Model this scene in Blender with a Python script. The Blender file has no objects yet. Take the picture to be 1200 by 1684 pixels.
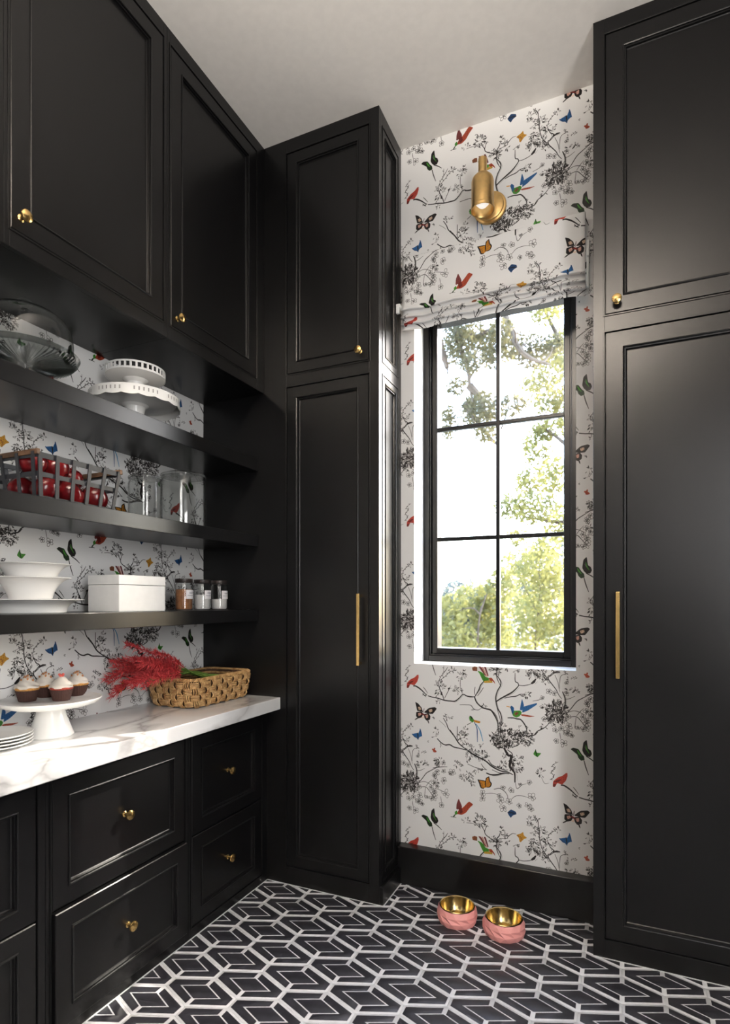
import bpy, bmesh, math, random
import numpy as np
from mathutils import Vector, Matrix
random.seed(7)
R = random.random
SC = bpy.context.scene
COL = SC.collection
PI = math.pi

# ------------------------------------------------------------------ camera
cd = bpy.data.cameras.new('camera')
cam = bpy.data.objects.new('camera', cd); COL.objects.link(cam); SC.camera = cam
CAMZ = 1.41
cam.location = (0, 0, CAMZ)
cam.rotation_euler = (PI/2, 0, 0.4203)
cd.sensor_fit = 'HORIZONTAL'; cd.sensor_width = 36.0
cd.lens = 36.0*944.78/1200.0
cd.shift_y = (989.87-842.0)/1200.0/(1684/1684)
cd.clip_start = 0.02; cd.clip_end = 200
cd.dof.use_dof = True; cd.dof.focus_distance = 2.5; cd.dof.aperture_fstop = 3.2

# ------------------------------------------------------------------ light
world = bpy.data.worlds.new('sky'); SC.world = world; world.use_nodes = True
wn = world.node_tree
sky = wn.nodes.new('ShaderNodeTexSky'); sky.sky_type = 'NISHITA'
sky.sun_disc = False; sky.sun_elevation = math.radians(38.5); sky.sun_rotation = math.radians(34)
sky.air_density = 1.0; sky.dust_density = 2.0; sky.ozone_density = 1.0
wn.links.new(sky.outputs[0], wn.nodes['Background'].inputs[0])
wn.nodes['Background'].inputs[1].default_value = 1.7

sl = bpy.data.lights.new('sun', 'SUN'); sl.energy = 6.5; sl.angle = math.radians(0.55); sl.color = (1.0, 0.93, 0.82)
so = bpy.data.objects.new('sun', sl); COL.objects.link(so)
so.rotation_euler = Vector((-1, -1.48, -1.42)).to_track_quat('-Z', 'Y').to_euler(); so.location = (6, 9, 9)

def area(name, loc, target, size, size_y, power, color):
    l = bpy.data.lights.new(name, 'AREA'); l.shape = 'RECTANGLE'; l.size = size; l.size_y = size_y
    l.energy = power; l.color = color
    o = bpy.data.objects.new(name, l); COL.objects.link(o); o.location = loc
    o.rotation_euler = (Vector(target)-Vector(loc)).to_track_quat('-Z', 'Y').to_euler()
    return o
area('hall_daylight', (0.70, -2.05, 2.45), (0.45, 0, 2.3), 1.1, 1.7, 10, (1.0, 0.985, 0.97))
area('side_fill', (1.46, -0.15, 1.75), (-2.0, 0.75, 1.50), 1.3, 1.9, 82, (1.0, 0.985, 0.965))  # unseen fill added to brighten the shelf wall; there is no side door
pl = bpy.data.lights.new('warm_fill_point', 'POINT'); pl.energy = 6; pl.shadow_soft_size = 0.16; pl.color = (1.0, 0.90, 0.78)  # warm point fill added out of view, without any lamp body
po = bpy.data.objects.new('warm_fill_point', pl); COL.objects.link(po); po.location = (-0.35, -0.75, 3.05)
area('ceiling_fill_up', (-0.35, -0.75, 3.02), (-0.35, -0.45, 3.7), 0.5, 0.5, 175, (1.0, 0.90, 0.79)).data.spread = math.radians(120)  # fill added to brighten the ceiling; no pendant hangs here

SC.view_settings.view_transform = 'Standard'; SC.view_settings.look = 'None'
SC.view_settings.gamma = 1.0; SC.view_settings.use_curve_mapping = False
SC.view_settings.exposure = 0.64
SC.cycles.max_bounces = 10; SC.cycles.transparent_max_bounces = 24
SC.cycles.caustics_reflective = False; SC.cycles.caustics_refractive = False
SC.cycles.sample_clamp_indirect = 6.0
SC.cycles.use_denoising = True

# ------------------------------------------------------------------ helpers
def lin(c):
    return tuple(((x/12.92) if x <= 0.04045 else ((x+0.055)/1.055)**2.4) for x in c)

def nmat(name):
    m = bpy.data.materials.new(name); m.use_nodes = True
    nt = m.node_tree; b = nt.nodes.get('Principled BSDF')
    return m, nt, b

def mat(name, col, rough=0.5, metal=0.0, spec=0.5, var=0.08, scale=30.0, bump=0.0, bscale=200.0, coat=0.0, sheen=0.0, col2=None):
    m, nt, b = nmat(name)
    b.inputs['Roughness'].default_value = rough; b.inputs['Metallic'].default_value = metal
    b.inputs['Specular IOR Level'].default_value = spec
    b.inputs['Coat Weight'].default_value = coat
    b.inputs['Sheen Weight'].default_value = sheen
    tc = nt.nodes.new('ShaderNodeTexCoord')
    n = nt.nodes.new('ShaderNodeTexNoise'); n.inputs['Scale'].default_value = scale; n.inputs['Detail'].default_value = 4
    nt.links.new(tc.outputs['Object'], n.inputs['Vector'])
    rp = nt.nodes.new('ShaderNodeValToRGB')
    c2 = col2 if col2 else tuple(min(1, c*(1+var)) for c in col)
    c1 = tuple(c*(1-var) for c in col) if not col2 else col
    rp.color_ramp.elements[0].position = 0.35; rp.color_ramp.elements[1].position = 0.65
    rp.color_ramp.elements[0].color = (*c1, 1); rp.color_ramp.elements[1].color = (*c2, 1)
    nt.links.new(n.outputs['Fac'], rp.inputs['Fac']); nt.links.new(rp.outputs['Color'], b.inputs['Base Color'])
    if bump > 0:
        n2 = nt.nodes.new('ShaderNodeTexNoise'); n2.inputs['Scale'].default_value = bscale; n2.inputs['Detail'].default_value = 3
        nt.links.new(tc.outputs['Object'], n2.inputs['Vector'])
        bp = nt.nodes.new('ShaderNodeBump'); bp.inputs['Strength'].default_value = bump; bp.inputs['Distance'].default_value = 0.002
        nt.links.new(n2.outputs['Fac'], bp.inputs['Height']); nt.links.new(bp.outputs['Normal'], b.inputs['Normal'])
    return m

def glass_mat(name, tint=(0.97, 0.985, 0.98), refl=1.0, edge=0.55):
    m = bpy.data.materials.new(name); m.use_nodes = True; nt = m.node_tree
    for n in list(nt.nodes): nt.nodes.remove(n)
    out = nt.nodes.new('ShaderNodeOutputMaterial')
    tr = nt.nodes.new('ShaderNodeBsdfTransparent'); gl = nt.nodes.new('ShaderNodeBsdfGlossy'); gl.inputs['Roughness'].default_value = 0.03
    lw = nt.nodes.new('ShaderNodeLayerWeight'); lw.inputs['Blend'].default_value = 0.35
    rp = nt.nodes.new('ShaderNodeValToRGB')
    rp.color_ramp.elements[0].color = (*tint, 1); rp.color_ramp.elements[1].color = (*(t*edge for t in tint), 1)
    rp.color_ramp.elements[0].position = 0.45; rp.color_ramp.elements[1].position = 0.95
    nt.links.new(lw.outputs['Facing'], rp.inputs['Fac']); nt.links.new(rp.outputs['Color'], tr.inputs['Color'])
    l2 = nt.nodes.new('ShaderNodeLayerWeight'); l2.inputs['Blend'].default_value = 0.5
    pw = nt.nodes.new('ShaderNodeMath'); pw.operation = 'POWER'; pw.inputs[1].default_value = 4.0
    nt.links.new(l2.outputs['Facing'], pw.inputs[0])
    ml = nt.nodes.new('ShaderNodeMath'); ml.operation = 'MULTIPLY_ADD'; ml.inputs[1].default_value = 0.8*refl; ml.inputs[2].default_value = 0.04*refl
    nt.links.new(pw.outputs[0], ml.inputs[0])
    mx = nt.nodes.new('ShaderNodeMixShader'); nt.links.new(ml.outputs[0], mx.inputs[0])
    nt.links.new(tr.outputs[0], mx.inputs[1]); nt.links.new(gl.outputs[0], mx.inputs[2])
    nt.links.new(mx.outputs[0], out.inputs['Surface'])
    return m

class MB:
    """collects geometry for ONE mesh object"""
    def __init__(s): s.v = []; s.f = []; s.m = []
    def add(s, vs, fs, mi=0):
        o = len(s.v); s.v += [tuple(v) for v in vs]; s.f += [tuple(i+o for i in f) for f in fs]; s.m += [mi]*len(fs); return s
    def box(s, x0, x1, y0, y1, z0, z1, mi=0):
        vs = [(x, y, z) for z in (z0, z1) for y in (y0, y1) for x in (x0, x1)]
        return s.add(vs, [(0, 2, 3, 1), (4, 5, 7, 6), (0, 1, 5, 4), (2, 6, 7, 3), (0, 4, 6, 2), (1, 3, 7, 5)], mi)
    def fbox(s, F, u0, u1, v0, v1, w0, w1, mi=0):
        vs = [F(u, v, w) for w in (w0, w1) for v in (v0, v1) for u in (u0, u1)]
        return s.add(vs, [(0, 2, 3, 1), (4, 5, 7, 6), (0, 1, 5, 4), (2, 6, 7, 3), (0, 4, 6, 2), (1, 3, 7, 5)], mi)
    def loft(s, rings, closed=True, cap0=False, cap1=False, mi=0):
        n = len(rings[0]); vs = [p for r in rings for p in r]; fs = []
        for i in range(len(rings)-1):
            for j in range(n if closed else n-1):
                k = (j+1) % n
                fs.append((i*n+j, i*n+k, (i+1)*n+k, (i+1)*n+j))
        if cap0: fs.append(tuple(range(n))[::-1])
        if cap1: fs.append(tuple((len(rings)-1)*n+j for j in range(n)))
        return s.add(vs, fs, mi)
    def lathe(s, prof, c=(0, 0, 0), M=None, n=40, mi=0, a0=0.0):
        rings = []
        for r, z in prof:
            ring = []
            for j in range(n):
                a = a0+2*PI*j/n; p = Vector((max(r, 1e-5)*math.cos(a), max(r, 1e-5)*math.sin(a), z))
                if M: p = M @ p
                ring.append(tuple(p+Vector(c)))
            rings.append(ring)
        return s.loft(rings, mi=mi)
    def tube(s, pts, r, n=8, mi=0, caps=True):
        pts = [Vector(p) for p in pts]; rings = []; up = Vector((0, 0, 1)); pu = None
        for i, p in enumerate(pts):
            t = (pts[min(i+1, len(pts)-1)]-pts[max(i-1, 0)]).normalized()
            if pu is None:
                pu = t.orthogonal().normalized()
            else:
                pu = (pu-t*pu.dot(t)); pu = pu.normalized() if pu.length > 1e-6 else t.orthogonal().normalized()
            b = t.cross(pu); rr = r[i] if hasattr(r, '__len__') else r
            rings.append([tuple(p+pu*(rr*math.cos(2*PI*j/n))+b*(rr*math.sin(2*PI*j/n))) for j in range(n)])
        return s.loft(rings, cap0=caps, cap1=caps, mi=mi)
    def panel(s, F, u0, u1, v0, v1, prof, mi=0):
        rings = []
        for ins, w in prof:
            rings.append([F(u0+ins, v0+ins, w), F(u1-ins, v0+ins, w), F(u1-ins, v1-ins, w), F(u0+ins, v1-ins, w)])
        return s.loft(rings, cap0=True, cap1=True, mi=mi)
    def build(s, name, mats, parent=None, bevel=0.0, smooth=35, recalc=True, uv=None, weld=False):
        off = Vector((0, 0, 0)); p = parent
        while p is not None: off += Vector(p.location); p = p.parent
        me = bpy.data.meshes.new(name)
        me.from_pydata([tuple(Vector(v)-off) for v in s.v], [], s.f)
        for m in (mats if isinstance(mats, (list, tuple)) else [mats]): me.materials.append(m)
        me.polygons.foreach_set('material_index', s.m)
        if recalc or weld:
            bm = bmesh.new(); bm.from_mesh(me)
            if weld: bmesh.ops.remove_doubles(bm, verts=bm.verts, dist=1e-5)
            if recalc: bmesh.ops.recalc_face_normals(bm, faces=bm.faces)
            bm.to_mesh(me); bm.free()
        if smooth:
            me.polygons.foreach_set('use_smooth', [True]*len(me.polygons))
            me.set_sharp_from_angle(angle=math.radians(smooth))
        if uv:
            ul = me.uv_layers.new(name='UVMap')
            for poly in me.polygons:
                for li in poly.loop_indices:
                    co = me.vertices[me.loops[li].vertex_index].co+off
                    ul.data[li].uv = uv(co)
        o = bpy.data.objects.new(name, me); COL.objects.link(o)
        if parent is not None: o.parent = parent
        if bevel > 0:
            bv = o.modifiers.new('bevel', 'BEVEL'); bv.width = bevel; bv.segments = 2; bv.limit_method = 'ANGLE'
        return o

def tag(o, label=None, cat=None, group=None, kind=None):
    if label: o['label'] = label
    if cat: o['category'] = cat
    if group: o['group'] = group
    if kind: o['kind'] = kind
    return o
def thing(name, label, cat, loc, group=None):
    o = bpy.data.objects.new(name, None); COL.objects.link(o); o.location = loc; o.empty_display_size = 0.05
    return tag(o, label, cat, group)
def copy_tree(o, loc=None, rotz=0, parent=None):
    c = o.copy(); COL.objects.link(c)
    if parent is not None: c.parent = parent
    if loc is not None: c.location = loc; c.rotation_euler = (0, 0, rotz)
    for ch in list(o.children): copy_tree(ch, None, 0, c)
    return c
def FX(X): return lambda u, v, w: (X+w, u, v)          # a face that looks towards +X, u along Y, v up
def FY(Y): return lambda u, v, w: (u, Y-w, v)          # a face that looks towards -Y, u along X, v up
def catmull(pts, n=8):
    pts = [np.array(p, float) for p in pts]
    if len(pts) < 3: return pts
    P = [2*pts[0]-pts[1]]+pts+[2*pts[-1]-pts[-2]]; out = []
    for i in range(1, len(P)-2):
        for k in range(n):
            t = k/n; a, b, c, d = P[i-1], P[i], P[i+1], P[i+2]
            out.append(0.5*((2*b)+(-a+c)*t+(2*a-5*b+4*c-d)*t*t+(-a+3*b-3*c+d)*t**3))
    out.append(pts[-1]); return out
# ------------------------------------------------------------------ wallpaper print (drawn stroke by stroke into an image, half-drop repeat)
PW, PH = 2048, 1182
CW, CH = 0.7075, 0.817                       # column width and repeat height in metres
PPM = PW/(2*CW)
TILES = {1: (655, 1090), 2: (765, 1090), 3: (860, 1090), 4: (655, 1200), 5: (765, 1200), 6: (860, 1200), 7: (655, 1310), 8: (765, 1310), 9: (860, 1310)}
# S tile width pts : ink stroke   C tile cx cy rx ry n len : spray of leaf dabs   F tile cx cy r : outlined blossom
# L tile width leaf pts : stem with leaves   P tile colour pts : filled shape   K tile colour width pts : coloured stroke
COLS = dict(red=(.74, .27, .22), dkred=(.42, .13, .11), blk=(.09, .07, .07), grn=(.26, .55, .17), dgrn=(.08, .17, .07), blu=(.13, .36, .58), nblu=(.12, .25, .42),
            org=(.80, .53, .14), gold=(.80, .58, .20), brn=(.50, .29, .18), pink=(.86, .66, .60), cream=(.88, .76, .66), yel=(.80, .64, .25), rust=(.66, .27, .17), sky=(.20, .50, .68), gry=(.42, .43, .42), maroon=(.45, .20, .20))
PRINT = '''L 1 2 30 100,310 150,260 115,190 165,140 130,95 205,40
S 1 5 250,380 290,385 370,440 450,520
L 1 3 30 400,500 430,540 470,530
S 1 2 410,400 440,440 480,500
S 1 4 490,545 560,565 640,580 750,615 850,628 930,630 1000,580 1060,520 1130,545 1200,555
S 1 3 750,610 720,520 680,430 650,300
C 1 690 440 90 130 26 52
S 1 2 760,580 830,440 850,400
C 1 845 400 20 25 3 45
L 1 2 30 660,300 700,220 740,170 745,50
L 1 2 30 680,290 760,230 820,170 860,140 940,120
S 1 2 740,170 780,120 810,70
C 1 890 120 60 30 8 40
C 1 1020 240 55 75 12 42
C 1 1095 170 50 45 9 42
S 1 1.5 1050,510 1020,400 1015,320 1030,250 1090,170
C 1 980 440 65 45 14 50
C 1 655 635 45 22 6 40
S 1 3 740,910 790,1000 820,1080 900,1190 910,1200
S 4 4 850,10 920,110 990,220 1080,300 1130,330
C 1 820 890 48 48 9 45
S 1 1 670,950 740,1010 780,1060
C 1 620 1110 45 55 8 45
S 1 2.5 965,1050 965,1200 960,1210 980,1280
C 4 1050 140 55 110 26 46
C 1 1090 1130 50 80 14 42
S 4 4 640,150 710,220 770,250 840,245 910,285 1000,305 1060,320 1140,340
C 4 580 125 16 10 2 40
C 4 475 200 12 12 2 40
C 4 700 250 20 10 2 40
P 4 rust 548,322 565,308 575,322 590,292 606,305 598,330 618,345 630,365 605,375 575,370 568,345
P 2 grn 75,870 110,890 150,950 120,985 70,950 60,900
P 2 dgrn 66,868 100,878 128,920 100,928
P 2 org 130,935 250,965 235,995 150,978
K 2 nblu 3 150,980 190,1080 195,1200 197,1300
K 2 sky 3 180,1010 240,1110 265,1200 290,1290
S 1 2 1130,1020 1200,980
P 1 red 330,195 308,198 265,240 200,270 140,330 135,400 165,412 195,350 260,372 310,310 332,240
P 1 dkred 212,298 255,296 195,345 140,338
P 1 dkred 145,365 135,412 165,412 184,366
P 2 grn 195,130 260,150 300,180 330,230 390,250 385,300 300,312 260,240 235,180
P 2 brn 110,80 150,60 195,70 195,138 120,130
P 2 yel 300,302 390,288 440,298 450,330 310,332
P 2 rust 380,250 430,243 480,310 490,350 450,302 400,292
P 2 maroon 210,55 255,60 330,180 345,230 310,195
P 2 pink 262,60 288,60 366,225 345,230
P 2 maroon 300,55 335,60 382,210 366,225
S 2 4 300,310 250,370 225,440 190,500 155,560
S 2 4 0,540 60,555 155,560
S 2 5 150,560 185,650 270,730 340,755 420,780 470,850 520,950 540,1050 545,1200
S 2 2 420,770 480,830 520,900 535,960
S 2 2 160,400 150,480 165,540
S 2 2 295,410 250,480 200,545
C 2 305 705 22 22 5 40
S 2 2 -90,690 0,690 90,700 140,760 210,775 270,740
S 2 2 100,775 150,770
S 2 4 530,220 580,310 575,380 530,460 500,560 505,650 530,750 575,830 600,940 580,1040 570,1200
S 2 2 520,740 545,830 575,950 560,1060
C 2 525 140 60 70 24 50
C 2 440 135 18 18 3 40
S 2 5 505,640 570,595 660,545 760,490 830,430 880,370
S 2 3 880,370 860,330 820,300 818,170
S 2 2 880,370 960,375 1060,355 1110,325
S 2 8 1095,335 1125,312 1155,270
C 2 835 140 32 35 6 44
S 2 3 650,580 740,560 830,550 900,520 980,520
C 2 995 525 70 45 12 50
P 2 grn 745,730 800,790 900,785 930,820 890,880 840,900 790,880 760,820
P 2 blu 735,725 760,703 800,740 800,795 780,850 755,790
P 2 brn 800,840 850,800 880,830 830,870
K 2 org 3 680,715 740,730
P 2 blu 930,590 965,700 940,780 895,775 910,680
P 2 blu 950,722 1100,680 1180,662 1172,690 1020,790 930,822
P 2 rust 900,848 960,848 1150,882 1050,892 930,872
S 2 4 700,905 780,905 840,920 910,935 970,1010 1005,1090 990,1200
C 5 690 130 270 135 190 52
C 5 620 230 140 70 60 55
C 5 1010 150 110 95 55 52
C 2 870 1110 180 70 30 44
C 2 590 1060 60 90 22 40
S 5 3 450,100 470,220 520,290 640,310 720,420
S 5 3 760,100 850,65 950,75
S 5 3 770,290 850,260 900,230
S 5 3 1000,110 1130,90 1190,40
S 3 3 180,1190 230,1130 290,1100 360,1060 430,990
S 5 8 640,310 700,420 750,430 740,520 730,600 770,660 810,720 815,860
S 5 3 690,330 770,400 760,520 790,640
C 5 750 560 30 120 24 44
C 5 860 480 85 55 14 48
C 5 850 620 85 75 34 48
C 5 640 420 28 18 5 44
S 4 5 1140,340 1200,390 1280,420
S 5 5 90,390 250,470 340,520 420,590 500,640 590,680 680,690 780,740
S 5 3 380,500 430,570 520,620 640,660 700,660
C 5 600 580 75 60 18 46
C 5 270 420 85 70 40 48
C 5 110 400 70 75 22 46
C 5 60 300 75 55 12 44
C 5 45 470 45 35 8 44
C 5 270 260 20 45 5 40
S 5 2 40,565 160,620 260,645 350,660
S 5 2 260,560 300,620 350,660
S 5 5 350,715 420,740 520,740 640,715 720,720
S 5 2 440,660 560,710 640,715
C 5 200 670 78 32 11 46
C 5 70 740 60 48 10 46
C 5 110 860 58 40 10 44
P 5 org 210,825 300,840 332,852 345,800 385,775 402,850 425,890 402,940 350,945 300,965 260,950 235,880
K 5 blk 5 210,825 235,880 260,950 300,965
K 5 blk 4 385,775 402,850 425,890 402,940 350,945
K 5 blk 3 210,825 300,840 332,852
K 5 blk 3 335,850 345,800 385,775
K 5 blk 4 330,845 335,940
K 5 brn 2 250,850 290,940
K 5 brn 2 380,800 370,930
S 5 1.5 820,870 850,970 930,910 1000,890
F 5 1050 870 55
F 5 900 900 42
F 5 620 950 48
S 5 2 470,980 560,965 640,1010 690,1080 700,1150
F 5 750 1000 65
F 5 560 1090 65
S 5 1.5 330,1050 440,1045 540,1070
F 5 280 1050 70
F 5 280 1130 70
F 5 1090 1110 85
S 5 1.5 760,1140 830,1090 940,1090 1040,1120
F 8 580 60 85
F 8 720 90 75
F 8 625 190 80
F 8 890 150 52
F 8 1030 150 75
F 8 1080 210 60
P 6 grn 205,325 225,380 300,385 240,450 210,440 165,400
K 6 dgrn 3 205,330 215,400 235,445
C 6 285 710 52 60 14 46
S 6 1 300,780 350,880 420,880
P 6 dgrn 780,320 820,295 910,320 960,400 1000,440 1010,500 950,510 905,460 890,410 830,360
P 6 blk 970,340 990,210 1045,165 1065,310 1110,340 1130,400 1100,450 1040,440 1000,400
P 6 blk 790,322 830,305 900,330 930,400 850,365
K 6 grn 4 895,345 920,390 955,435
K 6 grn 3 1030,260 1050,330 1085,390
K 6 gry 2 1015,280 1040,340
S 6 3 1000,510 1030,620 1075,745
S 6 3 1040,440 1120,490 1195,555
P 7 maroon 990,30 1045,160 1040,205 950,212 955,120
P 7 rust 955,285 1040,302 1110,265 1170,185 1230,130 1160,78 1060,180 990,222
P 7 dkred 985,190 1040,180 1060,260 1010,285
P 7 grn 925,250 962,228 972,290 930,302
K 7 dgrn 4 930,300 900,335
S 7 2 860,330 910,335 950,345
P 8 nblu 690,260 750,210 830,250 840,290 780,310 745,350 710,300
K 8 blk 3 700,262 770,268 835,288
C 8 240 410 85 80 42 50
S 8 2 190,270 220,330
C 8 190 280 12 12 2 36
S 8 2.5 270,490 310,560 330,620 400,680 490,740 520,790
S 8 2 355,470 320,560 325,620
C 8 345 475 20 14 4 40
C 8 20 390 50 38 8 42
S 8 1.5 20,430 90,435 150,450
C 8 420 690 58 38 9 42
S 8 3 510,740 520,690 560,640 580,570
C 8 585 560 35 55 10 44
S 8 2 560,690 680,690 700,660 770,610 830,615
C 8 660 650 40 28 8 44
C 8 690 740 18 38 5 40
S 8 3 510,740 520,880 570,1000
P 8 gold 835,630 910,610 950,580 960,640 1015,680 960,700 910,750 890,740 880,680
K 8 brn 2 850,640 920,680 910,745
S 9 2.5 170,310 240,400 250,480 270,580 265,640 275,730 310,850 360,940 400,980 405,1050
C 9 90 390 50 48 10 44
C 9 160 490 58 28 9 44
C 9 170 590 58 32 9 42
C 9 220 370 38 48 8 42
C 9 300 560 58 68 17 46
C 9 310 690 55 28 10 42
C 9 160 730 50 48 11 44
C 9 180 810 78 58 20 46
C 9 140 910 88 33 15 46
C 9 400 740 58 48 15 44
S 9 2.5 410,750 450,840 490,870 500,920 400,985
S 9 6 500,912 550,902 600,908
L 9 2 30 400,690 430,620 500,570 560,540
C 9 560 545 38 38 7 40
C 9 490 830 38 36 6 40
C 9 535 780 14 38 3 40
C 9 300 960 68 28 11 46
P 9 blk 660,105 720,140 790,220 820,310 790,290 700,275 680,190
P 9 cream 712,200 760,200 788,258 730,258
P 9 blk 680,290 790,290 825,340 790,400 720,412 675,370
P 9 pink 712,320 768,310 788,350 732,375
P 9 blk 830,312 940,235 1060,230 1100,260 1020,350 960,345
P 9 cream 930,270 1000,258 1010,305 952,322
P 9 blk 830,340 930,332 970,390 960,450 890,467 850,420
P 9 pink 862,360 920,350 922,412 880,420
K 9 dkred 6 795,330 830,350 855,375
K 9 cream 3 800,390 810,415
K 9 cream 3 825,390 828,415
S 9 2 840,240 825,320
S 9 4 720,400 655,430
S 9 4 915,460 935,515
P 9 blu 600,690 700,675 720,690 760,610 795,740 740,760 720,800 690,760 650,740
K 9 nblu 4 600,690 650,740 690,760 720,800
K 9 nblu 4 760,610 795,740
K 9 blk 4 708,680 718,780
C 9 1040 400 30 35 4 36
S 3 3 510,140 440,210 410,220 420,280 480,360 540,440 580,520 630,590
S 3 1.5 520,200 570,320 590,420 600,480
S 3 1.5 700,180 620,220 600,330 600,420
C 3 700 170 24 20 4 40
C 3 150 180 88 28 13 48
C 3 300 210 68 24 11 46
C 3 320 150 58 28 9 46
C 3 360 320 58 38 10 44
C 3 740 260 10 28 3 42
F 3 710 330 42
C 3 840 255 26 18 4 40
C 3 740 455 58 12 6 50
F 3 720 500 52
C 3 880 470 36 65 9 46
S 3 1.5 680,600 760,590 850,550
S 3 4 650,480 690,600 680,740 650,800
F 3 430 470 62
F 3 510 500 56
S 3 1.5 160,630 260,610 340,570
F 3 310 580 46
C 3 560 830 165 190 170 55
C 3 540 860 90 110 60 55
C 3 370 720 48 28 10 48
S 3 2.5 700,850 790,750 880,640 960,590 1060,540 1150,500
S 3 1.5 700,830 830,790 940,820 1000,870
S 3 2 770,890 880,890 960,970 1020,1050
S 3 1.5 870,900 850,1050 860,1090
S 3 1.5 880,870 940,800 1000,750
F 3 1090 390 62
F 3 1060 650 72
F 3 1100 480 52
C 3 1090 800 48 58 10 44
F 3 980 890 62
F 3 1050 950 62
F 3 1040 1070 72
F 3 740 890 52
F 3 340 930 62
F 3 900 1070 52
F 3 750 1050 82
F 3 630 1080 62
F 3 530 1110 62
F 3 650 930 62
F 3 740 1150 82
F 6 720 60 82
F 6 810 100 52
F 6 540 185 55
F 6 670 230 82
S 6 1.5 600,50 620,160
C 3 340 1060 40 40 7 42
C 4 680 520 88 45 13 48
F 4 650 560 62
F 4 740 540 52
S 4 2.5 570,630 700,612 800,610
F 4 640 690 72
F 4 740 680 52
F 4 890 700 82
F 4 850 720 52
C 4 980 580 58 68 15 46
F 4 1030 770 62
C 4 1090 790 38 38 9 46
F 4 590 760 62
F 4 750 840 72
F 4 590 870 62
F 4 640 930 52
F 4 780 1050 92
F 4 590 1050 72
S 4 1.5 600,960 700,1000 770,1040
F 4 540 1130 52
F 7 710 140 62
S 7 1.5 695,0 705,90
C 4 1170 740 22 22 4 40
C 4 1180 850 22 30 4 40'''
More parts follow.
